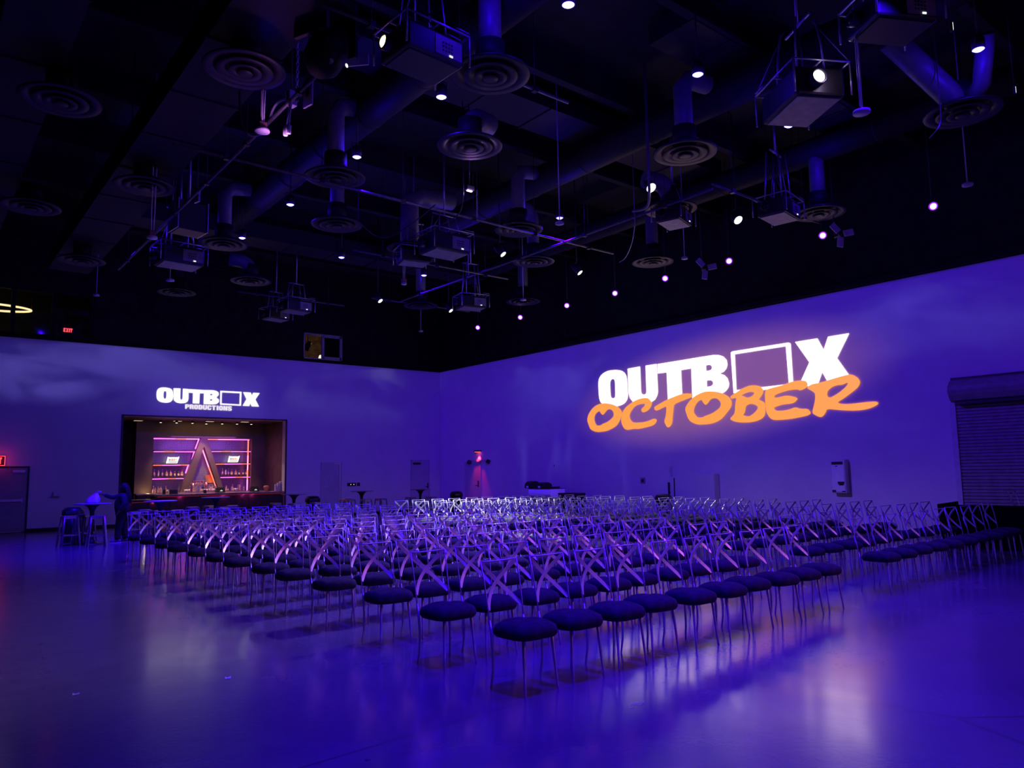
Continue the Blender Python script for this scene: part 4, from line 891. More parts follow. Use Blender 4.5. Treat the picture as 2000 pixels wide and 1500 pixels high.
B().rect((-.33, -L_/2+.06, .25), (.33, L_/2-.06, .28)).obj('lower_shelf', M_BLK, t)
for px_, s_, nm in ((1040, 1.0, 'taller of the two'), (1063, .82, 'lower of the two')):
    p = at(px_, 953, x=18.5)
    t = thing('roll_top_dish', 'black round-topped food warmer on the buffet table, %s' % nm, 'food warmer', (18.5, p.y, zt_), group='food warmers on the buffet')
    pf = [(-.24, 0), (.24, 0), (.24, .10*s_)]+[(.24*math.cos(PI*k/10), (.10+.17*math.sin(PI*k/10))*s_) for k in range(1, 10)]+[(-.24, .10*s_)]
    Mr = Matrix(((1, 0, 0, 0), (0, 0, 1, -.17), (0, 1, 0, 0), (0, 0, 0, 1)))
    B().prism(pf, .34, Mr).obj('hood', M_BLK, t); B().rect((-.26, -.05, .02), (-.245, .05, .09)).obj('card', M_PAPER, t)
t = thing('flat_tray', 'low black tray on the buffet table beside the food warmers', 'tray', (18.5, at(1078, 953, x=18.5).y, zt_))
B().rect((-.2, -.2, 0), (.2, .2, .05)).obj('base', M_BLK, t); B().rect((-.22, -.22, .05), (.22, .22, .06)).obj('rim', M_BLKM, t)
t = thing('equipment_case', 'black case standing on the floor beside the buffet table', 'case', (18.4, pb.y-.9, 0))
B().box((0, 0, .48), (.5, .9, .9), bevel=.02).obj('body', M_BLK, t); B().rect((-.255, -.4, .8), (-.25, .4, .82)).obj('latch_strip', M_BLKM, t)
# ------------------------------------------------------------------ black drape and spare chair by the shutter
b = B(); pts = []
base = [(XW-.6, 7.15), (17.05, 6.95), (16.95, 6.8), (17.2, 3.0), (17.3, -1.0)]
for (x0, y0), (x1, y1) in zip(base, base[1:]):
    n = max(2, int(math.hypot(x1-x0, y1-y0)/.07))
    for k in range(n): pts.append((x0+(x1-x0)*k/n, y0+(y1-y0)*k/n))
off = lambda k, z: .035*math.sin(k*1.3)*(1-z/.95)+.0
V = []
for k, (x, y) in enumerate(pts): V.append([b.bm.verts.new((x-off(k, z)+(.06*(1-z)), y+off(k, z)*.5, z*.88)) for z in (0, .35, .7, 1.)])
for A_, E_ in zip(V, V[1:]):
    for q in range(3): b.bm.faces.new((A_[q], E_[q], E_[q+1], A_[q+1]))
t = thing('stage_platform', 'low black platform hidden behind its hanging drape by the shutter', 'platform')
b.obj('drape', mat('black_drape', (.006, .006, .007), .9, spec=.1), t)
B().rect((17.45, -1.0, .02), (XW-.12, 6.7, .16)).obj('deck', M_BLK, t)

# ------------------------------------------------------------------ X-back banquet chairs
def make_chair():
    t = thing('banquet_chair', 'chair', 'chair', (0, 0, -30))
    n, lv = 28, [(.40, .425), (.94, .412), (1.0, .432), (1.01, .468), (.96, .500), (.76, .524), (.40, .536)]
    b = B(); rings = []
    for k, z in lv:
        ring = []
        for i in range(n):
            a = 2*PI*i/n; c_, s_ = math.cos(a), math.sin(a); e = 2/3.6
            ring.append(b.bm.verts.new((.222*k*math.copysign(abs(c_)**e, c_), -.012+.215*k*math.copysign(abs(s_)**e, s_), z-.012*(abs(c_*s_)*2)**2*(1 if z > .44 else 0))))
        rings.append(ring)
    for A_, E_ in zip(rings, rings[1:]):
        for i in range(n): b.bm.faces.new((A_[i], A_[(i+1) % n], E_[(i+1) % n], E_[i])).smooth = True
    for ring, z in ((rings[0], .425), (rings[-1], .539)):
        cv = b.bm.verts.new((0, -.012, z))
        for i in range(n): b.bm.faces.new((ring[i], ring[(i+1) % n], cv)).smooth = True
    b.obj('seat', M_SEAT, t)
    for sx in (-1, 1):
        B().tube([(sx*.150, -.155, .43), (sx*.158, -.165, .3), (sx*.168, -.18, .12), (sx*.176, -.192, 0)], [.014, .0125, .0105, .0085], 8).obj('leg', M_CHROME, t)
    for sx in (-1, 1):
        B().tube([(sx*.182, .208, .52), (sx*.176, .195, .40), (sx*.170, .185, .25), (sx*.172, .188, .12), (sx*.180, .205, 0)], [.0066, .0120, .0115, .010, .0085], 8).obj('leg', M_CHROME, t)
    up = lambda sx: [(sx*.182, .205, .48), (sx*.186, .225, .62), (sx*.192, .262, .82), (sx*.196, .300, .972)]
    b = B(); b.tube(up(-1), .0065, 6); b.tube(up(1), .0065, 6)
    b.tube([(-.196, .300, .972), (-.1, .313, .968), (0, .318, .966), (.1, .313, .968), (.196, .300, .972)], .0065, 6); b.obj('back_frame', M_CHROME, t)
    for sx, dy in ((1, .0), (-1, .005)):
        pts = []
        for i in range(11):
            s_ = i/10; z = .962-(.962-.60)*s_
            yb = .205+(.300-.205)*((z-.48)/.49)**1.3
            x = sx*(.190-.40*s_+.06*math.sin(PI*s_)*(-.25)+.028*max(0, s_-.55)**1.5/.3)
            x = max(-.182, min(.190, x))
            pts.append((x, yb+.070*math.sin(PI*s_)+dy, z))
        B().tube(pts, .01, flat=((0, 1, 0), .036, .004)).obj('cross_slat', M_SLAT, t)
    return t
CH = make_chair()
ROWS = [4.78, 5.88, 7.02, 8.17, 9.26, 10.18, 11.18, 12.05, 13.10, 14.14, 15.06, 16.22, 17.32]
rc = random.Random(11); first = True
for r, y0 in enumerate(ROWS):
    rw = 'front row' if r == 0 else ('back row' if r == 12 else '%s row' % ORD[r+1])
    for blk in (0, 1):
        for k in range(10):
            x = (3.93+.539*k) if blk == 0 else (10.52+.60*k)
            y = y0+.045*(x-3.93)+rc.uniform(-.03, .03); x += rc.uniform(-.025, .025)
            seat = 10-k if blk == 0 else k+1
            lab = 'X-back chair, %s, %s seat from the aisle, block on the %s side' % (rw, ORD[seat], 'bar' if blk == 0 else 'shutter')
            dup(CH, (x, y, 0), rc.uniform(-.06, .06), lab, 'X-back chairs in rows', first); first = False
dup(CH, (18.0, 5.56, .16), .0, 'X-back chair standing alone behind the black drape by the shutter')
# paper scraps on the floor
for (px_, py_), nm in (((445, 1325), 'small white paper scrap on the bare floor before the chair rows'), ((148, 1357), 'tiny pale scrap on the floor far from the chairs'), ((1245, 1377), 'tangled white thread on the floor before the front row')):
    p = at(px_, py_, z=0)
    b = B()
    if 'thread' in nm: b.tube([(-.09, 0, .004), (-.04, .01, .012), (0, .03, .004), (.03, .0, .008), (.09, .015, .004)], .0018, 5)
    else:
        v = [b.bm.verts.new(q) for q in ((-.025, -.012, .002), (.02, -.018, .003), (.028, .008, .012), (0, .016, .004), (-.022, .012, .014))]; b.bm.faces.new((v[0], v[1], v[2])); b.bm.faces.new((v[0], v[2], v[3])); b.bm.faces.new((v[0], v[3], v[4]))
    o = b.obj('paper_scrap' if 'thread' not in nm else 'thread', M_PAPER); o.location = (p.x, p.y, 0.001); tag(o, nm, 'litter')

# ------------------------------------------------------------------ ceiling: ducts and diffusers
def rect_duct(label, p0, p1, seams):
    t = thing('air_duct', label, 'duct', (0, 0, 0))
    B().rect(p0, p1).obj('duct_body', M_DUCT, t)
    alongy = abs(p1[1]-p0[1]) > abs(p1[0]-p0[0])
    for k in range(1, seams):
        f = k/seams
        if alongy: y = p0[1]+(p1[1]-p0[1])*f; B().rect((p0[0]-.02, y-.02, p0[2]-.02), (p1[0]+.02, y+.02, p1[2]+.02)).obj('seam_flange', M_DUCT, t)
        else: x = p0[0]+(p1[0]-p0[0])*f; B().rect((x-.02, p0[1]-.02, p0[2]-.02), (x+.02, p1[1]+.02, p1[2]+.02)).obj('seam_flange', M_DUCT, t)
    for k in range(0, seams, 2):
        f = (k+.5)/seams
        c_ = (p0[0]+.03, p0[1]+(p1[1]-p0[1])*f) if alongy else (p0[0]+(p1[0]-p0[0])*f, p0[1]+.03)
        B().cyl((*c_, p1[2]-.02), (*c_, ZC), .012, n=6).obj('hanger_rod', M_DUCT, t)
rect_duct('wide flat black duct running toward the bar, carrying the largest round diffuser', (3.05, 3.0, 8.0), (4.15, 26.0, 8.55), 12)
rect_duct('dim black duct beyond the wide flat duct, near the upper booth', (.7, 4.0, 8.1), (1.6, 27.0, 8.7), 10)
rect_duct('black duct crossing the ceiling nearest the camera, toward the shutter', (10.2, 7.5, 9.42), (16.6, 8.5, 9.8), 6)
rect_duct('black duct crossing the ceiling above the middle chair rows', (4.4, 11.4, 9.42), (16.4, 12.5, 9.8), 8)
rect_duct('black duct crossing the ceiling above the back chair rows', (4.6, 21.9, 8.8), (16.4, 22.9, 9.3), 8)
def round_duct(label, x, y0, y1, z, r):
    t = thing('round_duct', label, 'duct', (x, 0, 0))
    b = B(); b.cyl((0, y0, z), (0, y1, z), r, n=24); b.obj('duct_body', M_DUCT, t)
    for k in range(int((y1-y0)/2)): B().lathe([(r, -.02), (r+.02, 0), (r, .02)], 24, (0, y0+.7+k*2, z), Matrix.Rotation(PI/2, 4, 'X')).obj('seam_ring', M_DUCT, t)
    for k in range(5): B().cyl((0, y0+1+(y1-y0-2)*k/4, z+r-.02), (0, y0+1+(y1-y0-2)*k/4, ZC), .01, n=6).obj('hanger_rod', M_DUCT, t)
round_duct('long round black duct above the bar-side chair block', 7.0, 4.5, 21.5, 9.05, .34)
round_duct('long round black duct above the aisle and shutter-side block', 12.2, 3.5, 21.5, 9.05, .34)
round_duct('long round black duct close to the right wall', 16.2, 4.5, 21.5, 9.05, .30)
def make_diffuser():
    t = thing('ceiling_diffuser', 'diffuser', 'air diffuser', (0, 0, -60))
    b = B()
    for r1, r0, z0 in ((.58, .44, .0), (.40, .27, -.02), (.24, .14, -.04), (.11, .0, -.055)):
        b.lathe([(max(r0-.05, 0), z0+.10), (r0, z0+.02), (r1, z0), (r1+.005, z0+.012), (r0+.01, z0+.035), (max(r0-.04, 0), z0+.115)], 40)
    b.obj('cone_rings', M_DIFF, t)
    B().lathe([(.585, .0), (.59, .02), (.40, .12), (.22, .16), (0, .16)], 40).obj('top_pan', M_DIFF, t)
    return t
DF = make_diffuser()
DIFF = [((478,138), 'straight', 'largest round diffuser, under the wide flat duct above the tripled pink cords'), ((118,198), 'straight', 'dim round diffuser under the far duct, nearer the camera'), ((283,365), 'straight', 'second round diffuser back under the wide flat duct'),
 ((60,405), 'straight', 'dim round diffuser under the far duct, nearer the upper booth'), ((160,510), 'straight', 'third round diffuser back under the wide flat duct'), ((958,148), 'pipe', 'round diffuser on a straight blue-edged neck beside the yellow-lit projector'),
 ((918,287), 'elbow', 'round diffuser hanging from a bright blue elbow neck in mid ceiling'), ((1338,300), 'pipe', 'round diffuser on a straight bright blue neck, right of the ceiling middle'), ((655,348), 'pipe', 'faint round diffuser above the long blue-lit pipe, nearer the camera of its pair'),
 ((658,440), 'pipe', 'faint round diffuser just behind the long blue-lit pipe'), ((437,478), 'pipe', 'round diffuser on a dim neck beside the black speaker box'), ((1013,450), 'pipe', 'round diffuser on a lavender neck at the end of the violet-lit pipe'),
 ((1275,513), 'pipe', 'round diffuser over the shutter-side rows, nearest the violet spot row'), ((1042,512), 'pipe', 'round diffuser below the crossing of the blue-lit pipes'), ((1600,418), 'pipe', 'round diffuser beside the long caged projector near the right wall'),
 ((490,550), 'elbow', 'round diffuser on a blue elbow neck above the bar end'), ((822,598), 'pipe', 'round diffuser with glowing blue neck nearest the room corner'), ((345,572), 'straight', 'very dim round diffuser high above the bar opening'),
 ((1310,410), 'elbow', 'round diffuser on a bright blue elbow beside the white floodlight'), ((1880,222), 'flex', 'round diffuser below the blue-lit flexible ducts near the right wall'), ((1022,590), 'pipe', 'very dim round diffuser behind a pendant disc near the corner'), ((800,487), 'pipe', 'round diffuser on a wide blue-edged neck behind the twin-corded projector')]
for i, (q, kind, lab) in enumerate(DIFF):
    z = 7.62 if kind != 'straight' else 7.72
    p = at(*q, z=7.5) if kind != 'straight' else at(*q, z=7.62)
    t = dup(DF, (p.x, p.y, p.z), i*.3, lab, 'round ceiling diffusers', i == 0)
    t.rotation_euler = (0, 0, 0)
    if kind == 'straight': B().cyl((0, 0, .14), (0, 0, .5 if i != 17 else 1.3), .22, n=24).obj('neck', M_DUCT, t)
    elif kind == 'pipe':
        tx = (7.0 if p.x < 9 else 12.2 if p.x < 15 else 16.2)-p.x
        B().tube([(0, 0, .14), (0, 0, 1.3), (tx*.15, 0, 1.5), (tx*.6, 0, 1.58)], .17 if i != 21 else .24, 22).obj('neck', M_NECK, t)
    elif kind == 'elbow':
        tx = 1 if i == 6 else -1
        B().tube([(0, 0, .14)]+[(tx*.32*(1-math.cos(a)), .12*(1-math.cos(a)), .2+.42*math.sin(a)) for a in [k*PI/2/5 for k in range(6)]]+[(tx*.6, .2, .64)], .2, 22).obj('neck', M_NECK, t)
    else:
        b = B()
        b.tube([(0, 0, .14), (-.15, .1, .3), (-.6, .35, .75), (-1.1, .6, 1.2)], .2, 18); b.tube([(.0, -.1, .14), (-.1, -.35, .35), (-.5, -.6, .95)], .14, 16); b.obj('neck', M_NECK, t)
# ------------------------------------------------------------------ pipe grid
def pipe(label, p0, p1, r=.028, nrod=5, m=None):
    p0, p1 = Vector(p0), Vector(p1)
    t = thing('rigging_pipe', label, 'pipe', (0, 0, 0))
    B().cyl(p0, p1, r, n=10).obj('tube', m or M_PIPE, t)
    for k in range(nrod):
        q = p0.lerp(p1, (k+.5)/nrod); B().cyl(q, (q.x, q.y, ZC), .007, n=5).obj('hanger_rod', M_BLKM, t); B().box(q, (.09, .09, .09)).obj('clamp', M_BLKM, t)
pipe('long rigging pipe running toward the bar beside the wide flat duct', (4.30, 9.2, 7.4), (4.30, 22.5, 7.4), .032, 6)
pipe('long blue-lit rigging pipe crossing over the middle chair rows', (3.3, 13.35, 7.42), (14.4, 13.5, 7.42), .028, 6)
pipe('rigging pipe running toward the far wall over the aisle', (12.62, 9.0, 7.4), (12.62, 21.5, 7.4), .028, 5)
pipe('rigging pipe crossing over the back rows by the twin-corded projector', (8.6, 17.0, 7.35), (13.6, 17.0, 7.35), .026, 3)
pipe('rigging pipe crossing near the caged projector by the right wall', (12.6, 9.0, 7.5), (16.8, 9.0, 7.5), .026, 3)
pipe('rigging pipe crossing just in front of the yellow-lit projector', (4.0, 8.9, 7.95), (8.5, 8.9, 7.95), .026, 3)
pipe('short rigging pipe carrying projectors above the bar end', (8.2, 24.4, 7.7), (12.0, 24.4, 7.7), .026, 3)
pipe('rigging pipe above the back-row spots near the room corner', (12.0, 22.4, 7.6), (16.0, 22.3, 7.6), .026, 3)
# ------------------------------------------------------------------ projectors in cages
def projector(label, loc, rz, hang=1.0, s=1., lens=None, col=(1, .9, .6), under=M_PLATE, legs=True):
    x, y, z = loc
    t = thing('projector', label, 'projector', loc, rz, 'hanging projectors')
    L_, Wd, H_ = .86*s, .64*s, .36*s
    B().box((0, 0, H_/2), (L_, Wd, H_), bevel=.035*s).obj('case', M_BLK, t)
    B().box((0, 0, -.008), (L_*.88, Wd*.86, .016)).obj('underside_plate', under, t)
    b = B(); b.lathe([(.10*s, 0), (.105*s, .10*s), (.085*s, .12*s), (.08*s, .10*s), (0, .09*s)], 20, (-L_/2, .08*s, H_*.5), Matrix.Rotation(-PI/2, 4, 'Y')); b.obj('lens_barrel', M_BLKM, t)
    B().lathe([(0, .125*s), (.06*s, .115*s), (.075*s, .10*s)], 18, (-L_/2, .08*s, H_*.5), Matrix.Rotation(-PI/2, 4, 'Y')).obj('lens', lens or M_GLASSD, t)
    b = B(); b.rect((-.02*s, -Wd/2-.008, H_*.15), (L_*.46, -Wd/2, H_*.85)); b.obj('socket_panel', M_PLATE, t)
    b = B()
    for i in range(4):
        for j in range(3): b.box((.10*s+i*.045*s, -Wd/2-.012, H_*(.34+.14*j)), (.022*s, .01, .018*s))
    b.obj('sockets', M_BLK, t)
    B().box((.22*s, -Wd/2-.012, H_*.20), (.05*s, .012, .022*s)).obj('status_light', glow('status_white', (.85, .95, 1), 1.3), t)
    fr_ = B(); h = H_+.06*s; a, c_ = L_/2+.06, Wd/2+.06
    for q in (((-a, -c_, h), (a, -c_, h)), ((a, -c_, h), (a, c_, h)), ((a, c_, h), (-a, c_, h)), ((-a, c_, h), (-a, -c_, h)), ((-a, 0, h), (a, 0, h)), ((0, -c_, h), (0, c_, h))): fr_.cyl(*q, .016, n=7)
    for sx in (-1, 1):
        for sy in (-1, 1): fr_.cyl((sx*a, sy*c_, h), (sx*a, sy*c_, -.0), .013, n=7)
    for k in range(5): fr_.cyl((a, -c_+2*c_*k/4, h+.05), (a*.55, -c_+2*c_*k/4, h+.05), .009, n=6)
    fr_.obj('cage', M_STEEL, t)
    b = B()
    for sx, sy in ((-.5, -.5), (.5, -.5), (-.5, .5), (.5, .5)):
        b.tube([(sx*a, sy*c_, h), (sx*a*.9+.03*sy, sy*c_*.9, h+hang*.5), (sx*a*.8, sy*c_*.7, h+hang)], .016, 7)
    b.cyl((-a, -c_, h), (-a*.3, -c_*.3, h+hang), .008, n=6); b.cyl((a, c_, h), (a*.3, c_*.3, h+hang), .008, n=6)
    b.cyl((-a*.6, 0, h+hang), (a*.6, 0, h+hang), .022, n=8); b.cyl((0, 0, h+hang), (0, 0, ZC-z), .024, n=8)
    b.obj('hanger', M_STEEL, t)
    b = B()
    for k in range(3):
        b.tube([(a*.2, -.05+.05*k, h), (a*.1+.12, -.1+.09*k, h+hang*.25), (-a*.1, .04*k, h+hang*.6), (.03, .02*k, h+hang)], .011, 6)
    b.obj('cable', M_BLKM, t)
    return t
LY, LV = glow('lens_yellow', (1, .92, .50), 5.), glow('lens_violet', (.9, .82, 1), 5.)
p = at(756, 82, z=7.5)
projector('projector with dazzling yellow-white lens under the nearest blue cage', (p.x+.54, p.y-.02, 7.32), .05, .85, 1.08, LY, under=M_BLK)
lamp('projector_lens_light', 'SPOT', (p.x-.12, p.y, p.z), 60, (1, .9, .5), .04, (p.x-4, p.y-3, 4.5), 60, .9)
p = at(1614, 152, z=7.5)
projector('projector with dazzling violet-white lens near the right wall end of the ceiling', (p.x+.25, p.y+.55, 7.26), 1.05, .9, 1.25, LV)
lamp('projector_lens_light', 'POINT', (p.x-.1, p.y-.15, p.z-.05), 4, (.7, .5, 1), .04)
def q4(pts, z): return sum((at(*q, z=z) for q in pts), Vector())/len(pts)
c = q4(((1482,419),(1532,417),(1562,435),(1510,437)), 7.2); projector('projector in a long blue cage hung below the round diffuser by the right wall', (c.x, c.y, 7.2), .15, 1.1)
c = q4(((311,522),(328,507),(386,517),(370,532)), 7.1); projector('projector with pinkish underside below the black speaker box', (c.x, c.y, 7.1), .05, 1.0, 1.2)
c = q4(((1293,436),(1338,434),(1318,444)), 7.2); projector('projector below the bright blue elbow duct and white floodlight', (c.x, c.y, 7.2), .3, .5, .9)
c = at(578, 610, z=7.1); projector('nearer of two projectors hanging side by side above the bar end', (c.x, c.y, 7.1), .1, .55, 1.0)
c = at(545, 622, z=7.05); projector('farther of two projectors hanging side by side above the bar end', (c.x, c.y+.3, 7.05), .2, .6, .9)
c = at(920, 603, z=7.05); projector('projector with sparkling blue cage above the aisle near the corner', (c.x, c.y, 7.05), -.2, 1.1, 1.0)
c = at(868, 497, z=7.2); projector('projector with lit socket panel at the end of the violet-lit pipe', (c.x, c.y, 7.2), .0, .5, 1.25)
c = at(808, 515, z=7.1); projector('projector with small white lens beside a hanging cord, behind the middle rows', (c.x, c.y, 7.1), 2.9, .7, .9, glow('lens_white', (1, .97, .85), 7.))
c = at(1742, 62, z=7.6); projector('projector with blue-lit socket panel above the violet-lensed one', (c.x, c.y, 7.6), -.5, .9, 1.05, under=M_BLK)
# ------------------------------------------------------------------ lamps
def make_downlight():
    t = thing('blue_downlight', 'lamp', 'ceiling light', (0, 0, -70))
    B().lathe([(.0, .22), (.07, .22), (.095, .17), (.095, .0), (.085, .0)], 20).obj('housing', M_BLKM, t)
    B().lathe([(0, -.028), (.05, -.02), (.085, .004)], 18).obj('lens', glow('blue_lens', (.42, .36, 1), 4.), t)
    b = B(); b.cyl((0, 0, .22), (0, 0, ZC-8.0), .014, n=8); b.tube([(-.10, 0, .08), (-.11, 0, .27), (0, 0, .3), (.11, 0, .27), (.10, 0, .08)], .009, 6); b.obj('stem', M_BLKM, t)
    return t
DL = make_downlight()
BL = ['nearest the yellow-lit projector', 'third back over the bar-side block, above the faint diffuser pair', 'fourth back over the bar-side block', 'fifth back over the bar-side block, by the speaker box', 'over the back rows by the bar end', 'over the back rows at the aisle, below the twin-corded projector',
      'beside the hanging disc in mid ceiling', 'above the straight blue neck right of the ceiling middle', 'behind the violet-lensed projector', 'farthest toward the shutter, by the flexible ducts', 'at the very top of the ceiling view, above the aisle']
for i, (p, l) in enumerate(zip(BLUE, BL)): dup(DL, p, 0, 'blue ceiling downlight, %s' % l, 'blue downlights', i == 0)
def spot(name, label, loc, aim, glass, R=.085, L_=.24, grp=None, cat='spotlight', ring=None):
    t = thing(name, label, cat, loc, 0, grp)
    d = (Vector(aim)-Vector(loc)).normalized(); Mr = d.to_track_quat('Z', 'Y').to_matrix().to_4x4()
    B().lathe([(0, -L_), (R*.75, -L_), (R, -L_*.6), (R*1.02, .0), (R*.94, .0)], 18, (0, 0, 0), Mr).obj('housing', M_BLKM, t)
    B().lathe([(0, .012), (R*.55, .008), (R*.75 if ring else R*.95, -.004)], 18, (0, 0, 0), Mr).obj('lens', glass, t)
    if ring: B().lathe([(R*.75, -.003), (R*1.04, .004), (R*1.06, -.02)], 20, (0, 0, 0), Mr).obj('lens_rim', ring, t)
    b = B(); q = -d*L_*.45
    b.tube([q+Vector((.0, R*1.2, 0)), q+Vector((0, R*1.3, R*1.6)), q+Vector((0, 0, R*2.2)), q+Vector((0, -R*1.3, R*1.6)), q+Vector((0, -R*1.2, 0))], .01, 6)
    b.cyl(q+Vector((0, 0, R*2.2)), (q.x, q.y, ZC-loc[2]), .014, n=7); b.obj('yoke', M_BLKM, t)
    return t
VG, VR = glow('violet_lens', (1, .62, 1.0), 2.6), glow('violet_rim', (.36, .02, 1), 1.1)
for i, p in enumerate(VIOLET):
    k = 8-i; spot('violet_spotlight', 'violet spotlight, %s from the room corner in the row along the right wall' % ORD[k], p, (p[0]-9, p[1]-7, 1.0), VG, .085, .2, 'violet spotlights', ring=VR)
WG = glow('white_lens', (1, 1, .86), 2.5); WG2 = glow('soft_white_lens', (.95, 1, .88), 1.3)
WL = ['bright white floodlight beside the bright blue elbow duct', 'white spotlight left of the long caged projector near the right wall', None, 'slim white spotlight over the bar-end diffuser, farthest toward the bar', 'slim white spotlight below the sparkling blue cage', 'slim white spotlight hanging under the crossing of the blue-lit pipes', 'slim white spotlight left of the pipe crossing']
for i, (p, l) in enumerate(zip(WHITE, WL)):
    if l: spot('white_spotlight', l, p, (p[0]-1.5 if i < 2 else p[0]+.45, p[1]-6 if i < 2 else p[1]-.9, 1.0 if i < 2 else p[2]-1.2), WG if i < 2 else WG2, .11 if i < 2 else .09, .2 if i < 2 else .34, 'white spotlights')
p = at(917, 373, z=7.55)
t = thing('strip_fixture', 'small violet-white lit fixture at the head of the hanging chain', 'light', p)
B().box((0, 0, .06), (.2, .12, .10), bevel=.015).obj('housing', M_BLKM, t); B().box((0, 0, .0), (.12, .05, .02)).obj('lens', glow('pale_violet_lens', (.9, .7, 1), 3.), t); B().cyl((0, 0, .1), (0, 0, ZC-p.z), .012).obj('stem', M_BLKM, t)
lamp('strip_fixture_beam', 'POINT', (p.x, p.y-.1, p.z-.12), 14, (.6, .3, 1), .05)
# ------------------------------------------------------------------ pendants, chains, cables
def pendant(label, q, z, R=.07, cords=1, m=None, box=False, top=ZC):
    p = at(*q, z=z); t = thing('pendant_disc', label, 'pendant', p, 0, 'pendants hanging from the ceiling')
    b = B()
    if cords == 1: b.cyl((0, 0, .03), (0, 0, ZC-z), .011, n=7)
    else:
        for k in range(cords):
            a = k*2*PI/cords; b.tube([(.02*math.cos(a), .02*math.sin(a), .1), (.03*math.cos(a), .03*math.sin(a), .6), (.05*math.cos(a+.5), .05*math.sin(a+.5), top-z)], .012, 6)
    b.obj('cord', m or M_FRAMEP, t)
    if box: B().box((0, 0, .10), (.12, .10, .11), bevel=.01).obj('socket_box', mat('red_socket_box', (.30, .12, .12), .5), t)
    B().lathe([(0, 0), (R, 0), (R*1.05, .012), (R, .04), (R*.5, .06), (0, .06)], 20).obj('disc', m or M_FRAMEP, t)
    return t
pendant('pink-lit triple cord with socket box and disc under the largest diffuser', (512, 258), 6.95, .11, 3, M_WHITE, True, 8.0)
pendant('pendant disc on a cord with socket box by the second diffuser of the wide duct', (297, 466), 6.5, .10, 2, M_WHITE, True)
pendant('pendant disc below a blue downlight in mid ceiling', (1093, 438), 6.6, .085)
pendant('thick blue-lit pendant beside the violet-lensed projector', (1683, 222), 6.5, .11, 2)
pendant('pendant disc hanging between the violet spots and the elbow-duct projector', (1337, 506), 6.7, .075)
pendant('faint pendant disc high above the push-bar door', (188, 578), 6.8, .08)
pendant('dark pendant disc under the pink-bottomed projector', (332, 549), 6.7, .10)
pendant('faint pendant disc above the far wall near the corner', (822, 648), 6.9, .08)
pendant('pendant disc in front of the dim diffuser near the corner', (1022, 587), 6.9, .09)
pendant('pendant disc on a thin drooping wire above the shutter', (1890, 363), 6.7, .09)
pendant('violet-lit socket pendant hanging by the twin-corded projector', (789, 556), 6.7, .07, 2, None, True)
def chain(label, q, z, L_, m=M_CHROME):
    p = at(*q, z=z); t = thing('chain', label, 'chain', p)
    b = B(); n = int(L_/.062)
    for k in range(n):
        pts = [(.020*math.cos(a), 0, .062*k+.034*math.sin(a)+.03) if k % 2 else (0, .020*math.cos(a), .062*k+.034*math.sin(a)+.03) for a in [i*2*PI/10 for i in range(11)]]
        b.tube(pts, .006, 5, cap=False)
    b.obj('links', m, t)
    b = B(); b.lathe([(0, -.02), (.025, -.02), (.03, .03), (0, .04)], 12); b.obj('end_fitting', M_BLKM, t)
    b = B(); b.cyl((0, 0, n*.062), (0, 0, ZC-p.z), .006, n=5); b.obj('wire', M_BLKM, t)
chain('pale violet-lit chain dropping to the pipe beside the largest diffuser', (580, 196), 7.42, 1.1, M_WHITE)
chain('bright chain dropping to the violet-lit pipe in mid ceiling', (932, 432), 7.45, .75)
chain('blue-lit chain above the sparkling blue cage', (915, 540), 7.9, .8)
def cable(label, pts, r=.016, m=None):
    o = B().tube(pts, r, 7).obj('cable', m or M_BLKM); return tag(o, label, 'cable')
A3 = lambda a: [at(q[0], q[1], z=q[2]) for q in a]
def smooth(p, n=3):
    for _ in range(n): p = [p[0]]+[v for a, b_ in zip(p, p[1:]) for v in (a.lerp(b_, .25), a.lerp(b_, .75))]+[p[-1]]
    return p
cable('grey cable looping off the pipe end beside the chain', smooth(A3([(526,240,7.4),(532,212,7.5),(548,195,7.6),(568,193,7.5)])), .02, M_FRAMEP)
for k in range(2):
    p = A3([(566+k*4,200,7.45),(563+k*3,220,7.2),(558+k*6,250-k*4,6.95)])
    t = tag(cable('x', smooth(p), .014, M_FRAMEP), 'plug-ended cable hanging from the pipe by the pale chain, %s of two' % ('longer', 'shorter')[k], 'cable')
    B().lathe([(0, -.12), (.035, -.12), (.04, 0), (.018, .03), (0, .03)], 12, p[-1]).obj('plug', M_WHITE, t)
CB = lambda p: [Vector((p[0].x, p[0].y, ZC))]+p
cable('black cable drooping from the wide duct to the rigging pipe', CB(smooth(A3([(468,190,7.9),(470,240,7.4),(485,268,7.1),(512,262,7.35)]))), .018)
cable('thin drooping wire below the flexible ducts', CB(smooth(A3([(1838,228,7.3),(1835,248,7.0),(1815,270,6.9)]))), .01, M_STEEL)
cable('thin cable sagging from the elbow-duct floodlight to the crossing pipes', CB(smooth(A3([(1240,440,7.2),(1235,475,6.9),(1222,505,6.9),(1210,512,7.1)]))), .01, M_STEEL)
cable('blue-lit cable curling beside the white floodlight', CB(smooth(A3([(1268,372,7.3),(1268,400,7.2),(1255,410,7.2),(1236,412,7.3)]))), .03, M_NECK)
cable('bundle of thin cables sagging under the mid-ceiling fixture', CB(smooth(A3([(700,432,7.3),(740,470,7.0),(790,450,7.1),(850,400,7.4)]))), .014)
cable('cable swag along the violet-lit pipe', CB(smooth(A3([(905,380,7.4),(900,420,7.1),(860,440,7.2),(800,470,7.3)]))), .012)
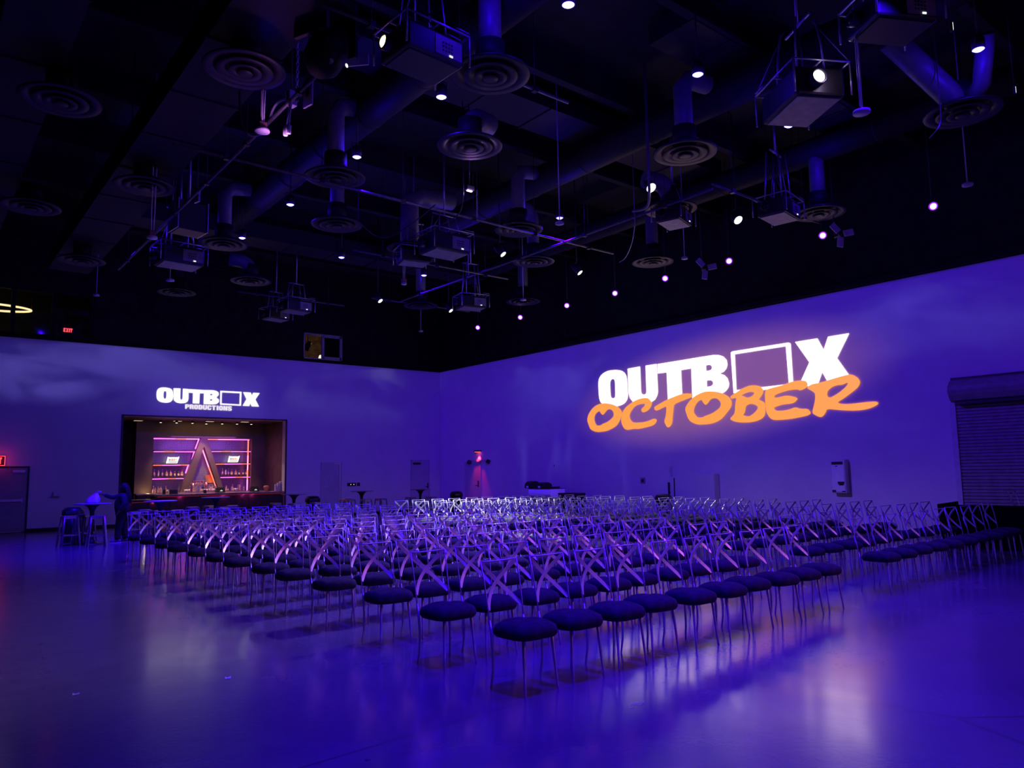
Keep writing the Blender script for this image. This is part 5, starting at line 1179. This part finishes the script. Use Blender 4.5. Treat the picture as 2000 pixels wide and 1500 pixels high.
# speaker, moving light, boxes, blades
p = at(368, 428, z=7.5)
t = thing('speaker', 'large black speaker box hanging left of a blue downlight', 'speaker', p, .1)
B().box((0, 0, 0), (.62, .55, .66), bevel=.02).obj('cabinet', M_BLK, t); B().rect((-.28, -.285, -.3), (.28, -.275, .3)).obj('grille', mat('speaker_grille', (.02, .02, .022), .7, bump=.4, bscale=120), t)
B().rect((-.34, -.3, -.32), (-.315, .3, .36)).rect((.315, -.3, -.32), (.34, .3, .36)).cyl((0, 0, .33), (0, 0, ZC-p.z), .03).obj('bracket', M_STEEL, t)
p = at(640, 100, z=7.7)
t = thing('moving_head_light', 'black rounded moving stage light with a pale lavender label at the ceiling edge', 'stage light', p, .4)
B().lathe([(0, -.42), (.18, -.40), (.27, -.25), (.29, .05), (.24, .28), (.1, .36), (0, .36)], 22, (0, 0, 0), Matrix.Rotation(.5, 4, 'Y')).obj('head', M_HEAD, t)
B().rect((.24, -.3, -.05), (.30, .3, .65)).rect((-.36, -.3, .1), (-.30, .3, .65)).rect((-.36, -.3, .6), (.30, .3, .75)).cyl((0, 0, .75), (0, 0, ZC-p.z), .03).obj('yoke', M_BLKM, t)
B().box((.42, -.18, .02), (.02, .36, .17), rz=.35).obj('label_plate', M_WHITE, t); B().lathe([(0, 0), (.03, 0)], 10, (.05, -.31, -.28), Matrix.Rotation(PI/2, 4, 'X')).obj('indicator', glow('warm_dot', (1, .9, .7), 2.), t)
for q, z, s_, l in (((602, 176), 7.4, (.03, .22, .52), 'pale slotted metal plate standing on the pipe by the moving stage light'), ((569, 193), 7.5, (.14, .12, .24), 'small junction box on the pipe at the foot of the pale chain'), ((385, 382), 7.55, (.05, .2, .3), 'blue-lit tilted metal plate on the pipe above the speaker box')):
    p = at(*q, z=z); t = thing('junction_box', l, 'box', p, .2)
    B().box((0, 0, 0), s_, bevel=.008).obj('case', M_FRAMEP if 'blue-lit' not in l else M_STEEL, t); B().box((-s_[0]*.5-.004, 0, .03), (.008, s_[1]*.3, s_[2]*.55)).obj('slot', M_BLK, t)
    B().cyl((0, 0, -s_[2]/2), (0, 0, ZC-z), .01).obj('stem', M_BLKM, t)
for q, z, l in (((1641, 458), 7.0, 'three-bladed pale wall fitting beside a violet spotlight, nearer the shutter'), ((1377, 524), 7.0, 'three-bladed pale wall fitting between violet spotlights, nearer the corner')):
    p = at(*q, z=z); t = thing('antenna', l, 'antenna', p, -.6, 'three-bladed fittings')
    B().lathe([(0, -.03), (.04, -.03), (.04, .03), (0, .03)], 14, (0, 0, 0), Matrix.Rotation(PI/2, 4, 'X')).cyl((0, .03, 0), (0, .25, 0), .015).cyl((0, .25, 0), (0, .25, ZC-z), .015).obj('hub', M_BLK, t)
    for a in (2.3, .2, -1.7): B().box((.05+.14, -.03, 0), (.24, .035, .15), bevel=.01, M=Matrix.Rotation(-a, 4, 'Y')).obj('blade', M_FRAMEP, t)
for q, z, l in (((1858, 52), 7.6, 'small lit white tag light above the outermost blue downlight'), ((1981, 176), 7.6, 'small lit white tag light at the right end of the ceiling')):
    p = at(*q, z=z); t = thing('indicator_light', l, 'light', p, .5)
    B().box((0, 0, 0), (.05, .03, .14), bevel=.005).obj('case', M_BLK, t); B().box((-.0, -.018, .0), (.035, .006, .10)).obj('lit_face', glow('soft_white_lens', (.95, 1, .88), 1.3), t); B().cyl((0, 0, .07), (0, 0, ZC-z), .006).obj('wire', M_BLKM, t)
